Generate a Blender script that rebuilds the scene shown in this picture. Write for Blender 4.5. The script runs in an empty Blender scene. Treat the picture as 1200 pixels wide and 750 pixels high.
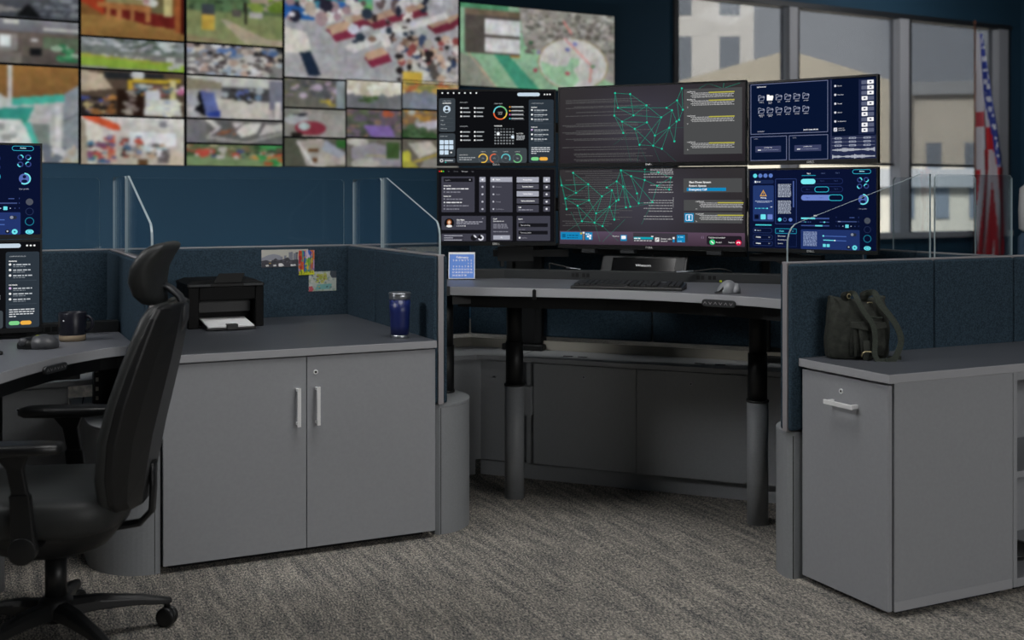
import bpy, bmesh, math, random
import numpy as np
from mathutils import Vector, Matrix
sc = bpy.context.scene
C = sc.collection
PI = math.pi
# ------------------------------------------------------------------ camera
YAW = math.atan(650/1350.0)          # the room's y axis is turned this far left of the view axis
EYE = 1.28
VX, VY = math.sin(YAW), math.cos(YAW)
RX, RY = math.cos(YAW), -math.sin(YAW)
cam_d = bpy.data.cameras.new('camera'); cam = bpy.data.objects.new('camera', cam_d); C.objects.link(cam)
cam.location = (0, 0, EYE); cam.rotation_euler = (PI/2, 0, -YAW)
cam_d.sensor_width = 36; cam_d.lens = 40.5; cam_d.shift_y = -142/1200.0
cam_d.clip_start = 0.05; cam_d.clip_end = 400
cam_d.dof.use_dof = True; cam_d.dof.focus_distance = 4.3; cam_d.dof.aperture_fstop = 2.6
sc.camera = cam
# ------------------------------------------------------------------ world, sun, lamps, exposure
sc.view_settings.view_transform = 'Standard'; sc.view_settings.look = 'None'
sc.view_settings.gamma = 1; sc.view_settings.exposure = 0; sc.view_settings.use_curve_mapping = False
w = bpy.data.worlds.new('sky'); sc.world = w; w.use_nodes = True
bg = w.node_tree.nodes['Background']; bg.inputs['Color'].default_value = (0.50, 0.53, 0.57, 1); bg.inputs['Strength'].default_value = 1.45
def area(name, loc, target, sx, sy, power, col=(1, 1, 1)):
    l = bpy.data.lights.new(name, 'AREA'); l.shape = 'RECTANGLE'; l.size = sx; l.size_y = sy; l.energy = power; l.color = col
    o = bpy.data.objects.new(name, l); C.objects.link(o); o.location = loc
    d = Vector(target) - Vector(loc); o.rotation_euler = d.to_track_quat('-Z', 'Y').to_euler()
    return o
area('ceiling_lamp_key', (1.5, 2.75, 3.9), (1.7, 3.0, 0.0), 1.8, 1.1, 56, (1.0, 0.99, 0.975))
area('side_fill', (-1.6, 3.95, 3.2), (2.55, 2.9, 0.4), 1.2, 0.8, 54, (0.99, 0.99, 1.0))  # added fill from the left, brightens the drawer front; not a room fixture
area('rear_fill', (3.4, -3.2, 2.35), (2.9, 3.4, 0.5), 3.6, 0.9, 104, (1.0, 0.99, 0.98))  # added fill behind the camera for upright fronts; no real fixture
area('wall_fill', (0.0, 9.3, 0.45), (0.0, 11.1, 1.5), 9.0, 0.3, 62, (0.92, 0.96, 1.0))  # added fill, hidden low behind the dividers, brightens the far wall from below
area('window_lamp', (10.6, 9.6, 4.1), (11.2, 11.0, 1.0), 1.2, 0.8, 40, (0.98, 0.98, 1.0))  # added out-of-view fill that brightens the flag, mullions and right wall

# ------------------------------------------------------------------ helpers
def pz(u, v, z):
    d = (EYE-z)*1350/(v-233.0); l = (u-600)/1350.0*d
    return Vector((VX*d+RX*l, VY*d+RY*l, z))
def pd(u, v, d):
    l = (u-600)/1350.0*d
    return Vector((VX*d+RX*l, VY*d+RY*l, EYE-(v-233.0)*d/1350))
def lin(c):
    if isinstance(c, str):
        c = tuple(int(c[i:i+2], 16)/255.0 for i in (0, 2, 4))
    return tuple((x/12.92 if x <= 0.04045 else ((x+0.055)/1.055)**2.4) for x in c[:3])
MATS = {}
def mat(name, col, rough=0.5, metal=0.0, spec=0.5, noise=None, bump=None, coat=0):
    """col: sRGB hex; noise=(scale, amount, stretch); bump=(scale, strength)"""
    m = bpy.data.materials.new(name); m.use_nodes = True; nt = m.node_tree; b = nt.nodes['Principled BSDF']
    c = lin(col); b.inputs['Base Color'].default_value = (*c, 1); b.inputs['Roughness'].default_value = rough
    b.inputs['Metallic'].default_value = metal; b.inputs['Specular IOR Level'].default_value = spec
    if coat: b.inputs['Coat Weight'].default_value = coat
    tc = nt.nodes.new('ShaderNodeTexCoord')
    if noise:
        mp = nt.nodes.new('ShaderNodeMapping'); nt.links.new(tc.outputs['Object'], mp.inputs[0])
        if len(noise) > 2: mp.inputs['Scale'].default_value = noise[2]
        n = nt.nodes.new('ShaderNodeTexNoise'); n.inputs['Scale'].default_value = noise[0]; n.inputs['Detail'].default_value = 4
        nt.links.new(mp.outputs[0], n.inputs['Vector'])
        r = nt.nodes.new('ShaderNodeValToRGB'); r.color_ramp.elements[0].position = 0.3; r.color_ramp.elements[1].position = 0.7
        a = noise[1]
        r.color_ramp.elements[0].color = (*[x*(1-a) for x in c], 1); r.color_ramp.elements[1].color = (*[min(1, x*(1+a)) for x in c], 1)
        nt.links.new(n.outputs['Fac'], r.inputs[0]); nt.links.new(r.outputs[0], b.inputs['Base Color'])
    if bump:
        n = nt.nodes.new('ShaderNodeTexNoise'); n.inputs['Scale'].default_value = bump[0]; n.inputs['Detail'].default_value = 3
        nt.links.new(tc.outputs['Object'], n.inputs['Vector'])
        bp = nt.nodes.new('ShaderNodeBump'); bp.inputs['Strength'].default_value = bump[1]; bp.inputs['Distance'].default_value = 0.002
        nt.links.new(n.outputs['Fac'], bp.inputs['Height']); nt.links.new(bp.outputs[0], b.inputs['Normal'])
    MATS[name] = m; return m
def emis(name, col, s=1.0):
    m = bpy.data.materials.new(name); m.use_nodes = True; nt = m.node_tree; nt.nodes.clear()
    e = nt.nodes.new('ShaderNodeEmission'); o = nt.nodes.new('ShaderNodeOutputMaterial')
    e.inputs[0].default_value = (*lin(col), 1); e.inputs[1].default_value = s; nt.links.new(e.outputs[0], o.inputs[0]); return m
# laminate, metal and plastics
M_front = mat('grey_laminate', '9A9CA0', 0.55, noise=(90, 0.03))
M_edge = mat('grey_edge_band', 'A6A7AB', 0.5)
M_top = mat('dark_grey_laminate', '4C4F55', 0.42, spec=0.5, noise=(160, 0.07, (1, 8, 1)))
M_desk = mat('desk_laminate', '66686E', 0.38, spec=0.6, noise=(160, 0.05))
M_cred = mat('credenza_laminate', '9EA1A4', 0.6, noise=(90, 0.03))
M_post = mat('post_grey_metal', '8E9194', 0.5, noise=(120, 0.04))
M_gap = mat('gap_black', '0A0A0B', 0.9)  # plain black for seams, plinths, keyholes, sockets and grommets
M_black = mat('black_powder_coat', '141516', 0.5, spec=0.4)
M_plast = mat('black_plastic', '131415', 0.38, spec=0.5)
M_print = mat('printer_black', '050505', 0.6, spec=0.2)
M_dgrey = mat('dark_grey_plastic', '2B2D2F', 0.5)
M_trough = mat('trough_grey', '2A2C2D', 0.55)
M_chrome = mat('satin_chrome', 'FAFAFA', 0.3, metal=0.1, spec=0.9)
M_steel = mat('brushed_steel', 'B8BCC2', 0.32, metal=0.9)
M_alu = mat('aluminium_trim', 'A09C9E', 0.5, metal=0.1)
M_beige = mat('beige_rail', 'A8A498', 0.6)
M_fab = mat('blue_fabric', '344450', 0.95, spec=0.12, noise=(190, 0.42), bump=(420, 0.7))
M_seat = mat('charcoal_leather', '2C2E2E', 0.5, spec=0.4, noise=(30, 0.12), bump=(350, 0.25))
M_shell = mat('chair_shell_black', '151617', 0.42, spec=0.45)
M_shell2 = mat('chair_shell_grey', '303235', 0.45, spec=0.5)
M_wall = mat('navy_wall_paint', '1D4258', 0.8, noise=(1.2, 0.04))
M_ceil = mat('ceiling_grey', '5A5F66', 0.9)
M_white = mat('white_paper', 'F4F4F4', 0.8)
M_navy = mat('navy_enamel', '17245E', 0.35, spec=0.6)
M_mouse = mat('mouse_grey', '86888C', 0.45)
M_mouse2 = mat('mouse_graphite', '4A4B4E', 0.4)
M_mug = mat('mug_dark_glaze', '191A24', 0.35)
M_tan = mat('mug_clay', '8C7C66', 0.8)
M_bag = mat('olive_canvas', '272A24', 0.85, noise=(45, 0.45), bump=(90, 1.0))
M_strap = mat('olive_webbing', '363C34', 0.85, noise=(200, 0.25), bump=(500, 0.8))
M_brass = mat('old_brass', 'B5A882', 0.4, metal=0.8)
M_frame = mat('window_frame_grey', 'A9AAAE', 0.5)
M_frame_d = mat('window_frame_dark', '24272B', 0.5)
M_lime = mat('lime_plastic', 'B5C81E', 0.5)

def carpet():
    m = bpy.data.materials.new('carpet'); m.use_nodes = True; nt = m.node_tree; b = nt.nodes['Principled BSDF']
    b.inputs['Roughness'].default_value = 1; b.inputs['Specular IOR Level'].default_value = 0.05
    tc = nt.nodes.new('ShaderNodeTexCoord')
    def noise(scale, sx, sy, det=3):
        mp = nt.nodes.new('ShaderNodeMapping'); mp.inputs['Scale'].default_value = (sx, sy, 1)
        nt.links.new(tc.outputs['Object'], mp.inputs[0])
        n = nt.nodes.new('ShaderNodeTexNoise'); n.inputs['Scale'].default_value = scale; n.inputs['Detail'].default_value = det
        nt.links.new(mp.outputs[0], n.inputs['Vector']); return n.outputs['Fac']
    a = noise(135, 1.5, 0.5); c2 = noise(10, 3.4, 0.40, 4); e = noise(260, 1, 1, 2)
    def mad(x, k, y):
        q = nt.nodes.new('ShaderNodeMath'); q.operation = 'MULTIPLY_ADD'; nt.links.new(x, q.inputs[0]); q.inputs[1].default_value = k
        if hasattr(y, 'name') or not isinstance(y, (int, float)): nt.links.new(y, q.inputs[2])
        else: q.inputs[2].default_value = y
        return q.outputs[0]
    s = mad(a, 0.66, mad(c2, 0.28, mad(e, 0.52, -0.225)))
    r = nt.nodes.new('ShaderNodeValToRGB'); nt.links.new(s, r.inputs[0])
    el = r.color_ramp.elements; el[0].position = 0.36; el[0].color = (*lin('33373C'), 1); el[1].position = 0.66; el[1].color = (*lin('C9C0B2'), 1)
    q = el.new(0.47); q.color = (*lin('6C6B69'), 1); q = el.new(0.54); q.color = (*lin('8E8981'), 1)
    nt.links.new(r.outputs[0], b.inputs['Base Color'])
    bp = nt.nodes.new('ShaderNodeBump'); bp.inputs['Strength'].default_value = 0.7; bp.inputs['Distance'].default_value = 0.004
    nt.links.new(a, bp.inputs['Height']); nt.links.new(bp.outputs[0], b.inputs['Normal'])
    return m
M_carpet = carpet()
def glassmat(name, tint, refl=1.0, extra=0.0):
    m = bpy.data.materials.new(name); m.use_nodes = True; nt = m.node_tree; nt.nodes.clear()
    o = nt.nodes.new('ShaderNodeOutputMaterial'); t = nt.nodes.new('ShaderNodeBsdfTransparent'); t.inputs[0].default_value = (*tint, 1)
    g = nt.nodes.new('ShaderNodeBsdfGlossy'); g.inputs['Roughness'].default_value = 0.02; g.inputs[0].default_value = (0.9, 0.95, 1, 1)
    f = nt.nodes.new('ShaderNodeFresnel'); f.inputs[0].default_value = 1.35
    k = nt.nodes.new('ShaderNodeMath'); k.operation = 'MULTIPLY'; k.inputs[1].default_value = refl; nt.links.new(f.outputs[0], k.inputs[0])
    mx = nt.nodes.new('ShaderNodeMixShader'); nt.links.new(k.outputs[0], mx.inputs[0]); nt.links.new(t.outputs[0], mx.inputs[1]); nt.links.new(g.outputs[0], mx.inputs[2])
    nt.links.new(mx.outputs[0], o.inputs[0]); return m
M_glass = glassmat('clear_glass', (0.93, 0.95, 0.96), 0.45)
M_gedge = mat('glass_edge', 'A9B8BC', 0.3, spec=0.6)
M_wglass = glassmat('window_glass', (0.92, 0.93, 0.94), 0.6)
def shademat():
    m = bpy.data.materials.new('screen_shade'); m.use_nodes = True; nt = m.node_tree; nt.nodes.clear()
    o = nt.nodes.new('ShaderNodeOutputMaterial'); t = nt.nodes.new('ShaderNodeBsdfTransparent'); t.inputs[0].default_value = (0.80, 0.795, 0.79, 1)
    d = nt.nodes.new('ShaderNodeBsdfDiffuse'); d.inputs[0].default_value = (0.10, 0.10, 0.11, 1)
    mx = nt.nodes.new('ShaderNodeMixShader'); mx.inputs[0].default_value = 0.28
    nt.links.new(t.outputs[0], mx.inputs[1]); nt.links.new(d.outputs[0], mx.inputs[2]); nt.links.new(mx.outputs[0], o.inputs[0]); return m
M_shade = shademat()
def screenmat(name, strength):
    m = bpy.data.materials.new(name); m.use_nodes = True; nt = m.node_tree; nt.nodes.clear()
    o = nt.nodes.new('ShaderNodeOutputMaterial'); e = nt.nodes.new('ShaderNodeEmission'); a = nt.nodes.new('ShaderNodeAttribute'); a.attribute_name = 'Col'
    e.inputs[1].default_value = strength; nt.links.new(a.outputs['Color'], e.inputs[0]); nt.links.new(e.outputs[0], o.inputs[0]); return m
M_screen = screenmat('monitor_pixels', 1.0)
M_feed = screenmat('wall_display_pixels', 0.78)
def printmat():
    m = bpy.data.materials.new('printed_ink'); m.use_nodes = True; nt = m.node_tree; b = nt.nodes['Principled BSDF']
    a = nt.nodes.new('ShaderNodeAttribute'); a.attribute_name = 'Col'; nt.links.new(a.outputs['Color'], b.inputs['Base Color']); b.inputs['Roughness'].default_value = 0.6
    return m
M_ink = printmat()

def tag(o, label=None, cat=None, group=None, kind=None):
    if label: o['label'] = label
    if cat: o['category'] = cat
    if group: o['group'] = group
    if kind: o['kind'] = kind
    return o
def thing(name, loc, rz=0, label=None, cat=None, group=None):
    o = bpy.data.objects.new(name, None); C.objects.link(o); o.location = loc; o.rotation_euler = (0, 0, rz); o.empty_display_size = 0.05
    tag(o, label, cat, group); return o
def world_matrix(o):
    m = Matrix.Translation(o.location) @ o.rotation_euler.to_matrix().to_4x4()
    return (world_matrix(o.parent) @ m) if o.parent else m

class MB:
    """collects shapes of one object"""
    def __init__(self): self.bm = bmesh.new(); self.T = None
    def v(self, p):
        p = Vector(p)
        return self.bm.verts.new(self.T @ p if self.T is not None else p)
    def face(self, pts, mi=0, smooth=False):
        f = self.bm.faces.new([self.v(p) for p in pts]); f.material_index = mi; f.smooth = smooth; return f
    def box(self, x0, x1, y0, y1, z0, z1, mi=0, top=None):
        vs = [self.v(p) for p in ((x0, y0, z0), (x1, y0, z0), (x1, y1, z0), (x0, y1, z0), (x0, y0, z1), (x1, y0, z1), (x1, y1, z1), (x0, y1, z1))]
        for k, ix in enumerate(((0, 3, 2, 1), (4, 5, 6, 7), (0, 1, 5, 4), (1, 2, 6, 5), (2, 3, 7, 6), (3, 0, 4, 7))):
            f = self.bm.faces.new([vs[i] for i in ix]); f.material_index = (top if (k == 1 and top is not None) else mi)
        return self
    def prism(self, pts, z0, z1, mi=0, top=None, smooth=False):
        a = [self.v((p[0], p[1], z0)) for p in pts]; b = [self.v((p[0], p[1], z1)) for p in pts]; n = len(pts)
        f = self.bm.faces.new(list(reversed(a))); f.material_index = mi
        f = self.bm.faces.new(b); f.material_index = mi if top is None else top
        for i in range(n):
            f = self.bm.faces.new((a[i], a[(i+1) % n], b[(i+1) % n], b[i])); f.material_index = mi; f.smooth = smooth
        return self
    def extr(self, pts, off, mi=0, side=None, smooth=False):
        """planar loop of 3-D points pushed by off"""
        off = Vector(off); a = [self.v(p) for p in pts]; b = [self.v(Vector(p)+off) for p in pts]; n = len(pts)
        f = self.bm.faces.new(list(reversed(a))); f.material_index = mi
        f = self.bm.faces.new(b); f.material_index = mi
        for i in range(n):
            f = self.bm.faces.new((a[i], a[(i+1) % n], b[(i+1) % n], b[i])); f.material_index = mi if side is None else side; f.smooth = smooth
        return self
    def lathe(self, prof, cx, cy, n=32, mi=0, mis=None):
        rings = []
        for r, z in prof:
            if r < 1e-5: rings.append([self.v((cx, cy, z))])
            else: rings.append([self.v((cx+r*math.cos(2*PI*i/n), cy+r*math.sin(2*PI*i/n), z)) for i in range(n)])
        for k in range(len(rings)-1):
            a, b = rings[k], rings[k+1]; m = mis[k] if mis else mi
            for i in range(n):
                j = (i+1) % n
                if len(a) == 1 and len(b) == 1: continue
                if len(a) == 1: vs = (a[0], b[i], b[j])
                elif len(b) == 1: vs = (a[i], a[j], b[0])
                else: vs = (a[i], a[j], b[j], b[i])
                try:
                    f = self.bm.faces.new(vs); f.material_index = m; f.smooth = True
                except ValueError: pass
        return self
    def cyl(self, cx, cy, z0, z1, r, n=28, mi=0, r2=None):
        r2 = r if r2 is None else r2
        return self.lathe([(0, z0), (r, z0), (r2, z1), (0, z1)], cx, cy, n, mi)
    def tube(self, pts, r, n=8, mi=0, flat=None, up=(0, 0, 1)):
        """tube along pts; r a number or a list; flat=(a,b) makes an elliptical/ribbon section"""
        pts = [Vector(p) for p in pts]; rings = []; N = len(pts)
        nrm = None
        for i, p in enumerate(pts):
            t = (pts[min(i+1, N-1)]-pts[max(i-1, 0)]).normalized()
            if nrm is None:
                u = Vector(up)
                if abs(t.dot(u)) > 0.95: u = Vector((1, 0, 0))
                nrm = (u-t*t.dot(u)).normalized()
            else:
                nrm = (nrm-t*t.dot(nrm))
                nrm = nrm.normalized() if nrm.length > 1e-6 else Vector((1, 0, 0))
            bi = t.cross(nrm); rr = r[i] if isinstance(r, (list, tuple)) else r
            a, b = (rr, rr) if flat is None else (flat[0]*rr, flat[1]*rr)
            rings.append([self.v(p+nrm*(a*math.cos(2*PI*k/n))+bi*(b*math.sin(2*PI*k/n))) for k in range(n)])
        for a, b in zip(rings[:-1], rings[1:]):
            for i in range(n):
                f = self.bm.faces.new((a[i], a[(i+1) % n], b[(i+1) % n], b[i])); f.material_index = mi; f.smooth = True
        f = self.bm.faces.new(list(reversed(rings[0]))); f.material_index = mi
        f = self.bm.faces.new(rings[-1]); f.material_index = mi
        return self
    def loft(self, rings, mi=0, smooth=True, cap=True):
        R = [[self.v(p) for p in r] for r in rings]; n = len(R[0])
        for a, b in zip(R[:-1], R[1:]):
            for i in range(n):
                f = self.bm.faces.new((a[i], a[(i+1) % n], b[(i+1) % n], b[i])); f.material_index = mi; f.smooth = smooth
        if cap:
            f = self.bm.faces.new(list(reversed(R[0]))); f.material_index = mi; f.smooth = smooth
            f = self.bm.faces.new(R[-1]); f.material_index = mi; f.smooth = smooth
        return self
    def build(self, name, mats, parent=None, bevel=0, seg=2, local=False, subsurf=0, solid=0):
        bmesh.ops.recalc_face_normals(self.bm, faces=self.bm.faces)
        me = bpy.data.meshes.new(name); self.bm.to_mesh(me); self.bm.free()
        if not isinstance(mats, (list, tuple)): mats = [mats]
        for m in mats: me.materials.append(m)
        o = bpy.data.objects.new(name, me); C.objects.link(o)
        if parent:
            o.parent = parent
            if not local: me.transform(world_matrix(parent).inverted())
        if solid:
            s = o.modifiers.new('thickness', 'SOLIDIFY'); s.thickness = solid
        if bevel:
            b = o.modifiers.new('bevel', 'BEVEL'); b.width = bevel; b.segments = seg; b.limit_method = 'ANGLE'; b.angle_limit = 0.6
        if subsurf:
            s = o.modifiers.new('subsurf', 'SUBSURF'); s.levels = subsurf; s.render_levels = subsurf
        return o

# ---- flat coloured drawing for screens and prints -----------------------------------------------
_font_cache = {}
def glyphs(s):
    if s in _font_cache: return _font_cache[s]
    cu = bpy.data.curves.new('t', 'FONT'); cu.body = s; cu.size = 1; cu.resolution_u = 2
    ob = bpy.data.objects.new('t', cu); C.objects.link(ob); bpy.context.view_layer.update()
    me = bpy.data.meshes.new_from_object(ob)
    r = ([v.co.to_2d() for v in me.vertices], [tuple(p.vertices) for p in me.polygons])
    bpy.data.objects.remove(ob); bpy.data.curves.remove(cu); bpy.data.meshes.remove(me)
    _font_cache[s] = r; return r
class Canvas:
    """a W x H metre picture; drawing units run x0..x1 left to right and y0..y1 top to bottom"""
    def __init__(self, W, H, x0, x1, y0, y1):
        self.W, self.H, self.x0, self.x1, self.y0, self.y1 = W, H, x0, x1, y0, y1
        self.V = []; self.F = []; self.K = []; self.sx = W/(x1-x0); self.sy = H/(y1-y0)
        self.clip = True
    def P(self, x, y, l):
        if self.clip:
            x = min(max(x, self.x0), self.x1); y = min(max(y, self.y0), self.y1)
        return ((x-self.x0)*self.sx-self.W/2, (self.y1-y)*self.sy, l*0.00012)
    def poly(self, pts, c, l=1):
        i = len(self.V); self.V += [self.P(x, y, l) for x, y in pts]; self.F.append(tuple(range(i, i+len(pts)))); self.K.append([lin(c)]*len(pts))
    def grad(self, pts, cs, l=0):
        i = len(self.V); self.V += [self.P(x, y, l) for x, y in pts]; self.F.append(tuple(range(i, i+len(pts)))); self.K.append([lin(c) for c in cs])
    def rect(self, x0, y0, x1, y1, c, l=1): self.poly([(x0, y1), (x1, y1), (x1, y0), (x0, y0)], c, l)
    def rr(self, x0, y0, x1, y1, c, r=6, l=1):
        r = min(r, abs(x1-x0)/2, abs(y1-y0)/2); p = []
        for cx, cy, a in ((x1-r, y0+r, -90), (x1-r, y1-r, 0), (x0+r, y1-r, 90), (x0+r, y0+r, 180)):
            for k in range(4): t = math.radians(a+30*k); p.append((cx+r*math.cos(t), cy+r*math.sin(t)))
        self.poly(p, c, l)
    def outline(self, x0, y0, x1, y1, c, t=3, r=6, fill='0C1430', l=1):
        self.rr(x0, y0, x1, y1, c, r, l); self.rr(x0+t, y0+t, x1-t, y1-t, fill, max(1, r-t), l+0.5)
    def disc(self, cx, cy, r, c, l=1, ry=None, n=14):
        ry = ry or r; self.poly([(cx+r*math.cos(2*PI*k/n), cy+ry*math.sin(2*PI*k/n)) for k in range(n)], c, l)
    def ring(self, cx, cy, r, t, c, a0=0, a1=360, l=1):
        n = max(4, int(abs(a1-a0)/14))
        for k in range(n):
            a = math.radians(a0+(a1-a0)*k/n-90); b = math.radians(a0+(a1-a0)*(k+1)/n-90); q = r-t
            self.poly([(cx+r*math.cos(a), cy+r*math.sin(a)), (cx+r*math.cos(b), cy+r*math.sin(b)), (cx+q*math.cos(b), cy+q*math.sin(b)), (cx+q*math.cos(a), cy+q*math.sin(a))], c, l)
    def line(self, x0, y0, x1, y1, c, t=2, l=1):
        d = math.hypot(x1-x0, y1-y0) or 1; nx, ny = -(y1-y0)/d*t/2, (x1-x0)/d*t/2
        self.poly([(x0+nx, y0+ny), (x1+nx, y1+ny), (x1-nx, y1-ny), (x0-nx, y0-ny)], c, l)
    def text(self, x, y, s, h, c='FFFFFF', al='l', l=2, bold=0):
        """h is the capital height, y the baseline"""
        vs, fs = glyphs(s); k = h/0.70
        xs = [v.x for v in vs] or [0]; wd = (max(xs)-min(xs))*k*0.95
        ox = x - min(xs)*k*0.95 - (wd/2 if al == 'c' else wd if al == 'r' else 0)
        for dx in ([0, bold] if bold else [0]):
            i = len(self.V); self.V += [self.P(ox+v.x*k*0.95+dx, y-v.y*k, l) for v in vs]
            for f in fs: self.F.append(tuple(i+q for q in f)); self.K.append([lin(c)]*len(f))
    def words(self, x, y, w, h, c, rnd, l=2):
        """a run of unreadably small words"""
        e = x+w
        while x < e-h:
            q = min(rnd.uniform(h*1.2, h*4.5), e-x); self.rect(x, y-h, x+q, y, c, l); x += q+h*0.7
    def add_raster(self, mb_name, m, parent, nx, ny, seed, mtx=None, grain=0.06):
        """samples the drawing on a grid and softens it like an out-of-focus video feed"""
        gx = (np.arange(nx)+0.5)/nx*self.W-self.W/2; gy = (np.arange(ny)+0.5)/ny*self.H
        X, Y = np.meshgrid(gx, gy); img = np.zeros((ny, nx, 3))
        order = sorted(range(len(self.F)), key=lambda i: self.V[self.F[i][0]][2])
        for i in order:
            P = [self.V[k] for k in self.F[i]]; xs = [p[0] for p in P]; ys = [p[1] for p in P]
            a0, a1 = np.searchsorted(gx, [min(xs), max(xs)]); b0, b1 = np.searchsorted(gy, [min(ys), max(ys)])
            if a1 <= a0 or b1 <= b0: continue
            x = X[b0:b1, a0:a1]; y = Y[b0:b1, a0:a1]; ins = np.zeros(x.shape, bool); n = len(P)
            for k in range(n):
                xa, ya, xb, yb = xs[k], ys[k], xs[k-1], ys[k-1]
                if ya == yb: continue
                ins ^= ((ya > y) != (yb > y)) & (x < (xb-xa)*(y-ya)/(yb-ya)+xa)
            K = self.K[i]
            if K[0] != K[-1] and n == 4:
                t = np.clip((y-min(ys))/max(1e-9, max(ys)-min(ys)), 0, 1)[..., None]; col = np.array(K[0])*(1-t)+np.array(K[2])*t
                img[b0:b1, a0:a1][ins] = col[ins]
            else: img[b0:b1, a0:a1][ins] = K[0]
        rs = np.random.RandomState(seed); img = np.sqrt(img)
        def noise(st):
            c = rs.rand(ny//st+2, nx//st+2, 1)-0.5; c = c+0.35*(rs.rand(ny//st+2, nx//st+2, 3)-0.5)
            yi = np.arange(ny)/st; xi = np.arange(nx)/st; y0 = yi.astype(int); x0 = xi.astype(int); fy = (yi-y0)[:, None, None]; fx = (xi-x0)[None, :, None]
            return (c[y0][:, x0]*(1-fy)*(1-fx)+c[y0+1][:, x0]*fy*(1-fx)+c[y0][:, x0+1]*(1-fy)*fx+c[y0+1][:, x0+1]*fy*fx)
        img = np.clip(img*(1+grain*3.2*noise(3)+grain*2.4*noise(8)), 0, 1)
        k = np.array([1, 4, 7, 4, 1.0]); k /= k.sum()
        for ax in (0, 1):
            pad = np.pad(img, [(2, 2) if a == ax else (0, 0) for a in range(3)], 'edge'); img = sum(np.take(pad, range(i, i+img.shape[ax]), axis=ax)*k[i] for i in range(5))
        g_ = img.mean(-1, keepdims=True); img = (g_+(img-g_)*0.84)*0.97
        img = img**2
        vx = np.linspace(-self.W/2, self.W/2, nx); vz = np.linspace(0, self.H, ny); VXm, VZm = np.meshgrid(vx, vz)
        co = np.stack([VXm, np.zeros_like(VXm), VZm], -1).reshape(-1, 3); idx = np.arange(nx*ny).reshape(ny, nx)
        F = np.stack([idx[:-1, :-1], idx[:-1, 1:], idx[1:, 1:], idx[1:, :-1]], -1).reshape(-1, 4)
        me = bpy.data.meshes.new(mb_name); me.from_pydata(co.tolist(), [], F.tolist()); at = me.color_attributes.new('Col', 'FLOAT_COLOR', 'POINT')
        at.data.foreach_set('color', np.concatenate([img.reshape(-1, 3), np.ones((nx*ny, 1))], 1).ravel().astype(np.float32)); me.materials.append(m)
        if mtx is not None: me.transform(mtx)
        o = bpy.data.objects.new(mb_name, me); C.objects.link(o); o.parent = parent; return o
    def add_to(self, mb_name, m, parent, local=True, mtx=None):
        me = bpy.data.meshes.new(mb_name); V = self.V
        # local frame: x right, z up, facing -y
        me.from_pydata([(p[0], -p[2], p[1]) for p in V], [], self.F); at = me.color_attributes.new('Col', 'FLOAT_COLOR', 'CORNER')
        i = 0; buf = []
        for ks in self.K:
            for k in ks: buf += [k[0], k[1], k[2], 1.0]
        at.data.foreach_set('color', buf)
        me.materials.append(m)
        if mtx is not None: me.transform(mtx)
        o = bpy.data.objects.new(mb_name, me); C.objects.link(o)
        if parent: o.parent = parent
        return o

def copy_tree(o, parent=None):
    c = o.copy(); C.objects.link(c)
    if parent: c.parent = parent
    for ch in list(o.children): copy_tree(ch, c)
    return c

# ================================================================== SETTING
# the far wall: turned 3.45 degrees from the room grid
WA = math.radians(3.45); WE = Vector((math.cos(WA), math.sin(WA), 0)); WN = Vector((math.sin(WA), -math.cos(WA), 0)); W0 = Vector((0, 11.0, 0))
def wall_s(u, v):
    t = (u-600)/1350.0; d = Vector((VX+RX*t, VY+RY*t, 0)); k = W0.dot(WN)/d.dot(WN)
    p = d*k; return (p-W0).dot(WE), EYE-(v-233.0)/1350*k
def wp(s, z, off=0.0): return W0+WE*s+WN*off+Vector((0, 0, z))
S_l = -8.0
s_win0 = wall_s(790, 100)[0]; s_win1 = wall_s(1184, 100)[0]; z_win1 = wall_s(935, 3)[1]; z_win0 = 0.75
s_cor = wall_s(1196, 100)[0]
HC = 4.3
def struct(o): o['kind'] = 'structure'; return o
struct(MB().box(-9, 16, -5, 14, -0.12, 0).build('floor', M_carpet))
struct(MB().box(-9, 16, -5, 14, HC, HC+0.12).build('ceiling', M_ceil))
mb = MB()
def wslab(s0, s1, z0, z1, a=-0.2, b=0.0, m=0, target=None):
    q = [wp(s0, 0, a), wp(s1, 0, a), wp(s1, 0, b), wp(s0, 0, b)]
    (target or mb).prism([(p.x, p.y) for p in q], z0, z1, m)
wslab(S_l, s_win0, 0, HC); wslab(s_win1, s_cor+0.3, 0, HC); wslab(s_win0, s_win1, 0, z_win0); wslab(s_win0, s_win1, z_win1, HC)
struct(mb.build('wall_back', M_wall))
pc = wp(s_cor, 0)
struct(MB().box(pc.x, pc.x+0.2, -5, pc.y+0.2, 0, HC).build('wall_right', M_wall))
struct(MB().box(-8.4, -8.2, -5, 11.4, 0, HC).build('wall_left', M_wall))
struct(MB().box(-8.4, 16, -4.2, -4.0, 0, HC).build('wall_rear', M_wall))
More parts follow.
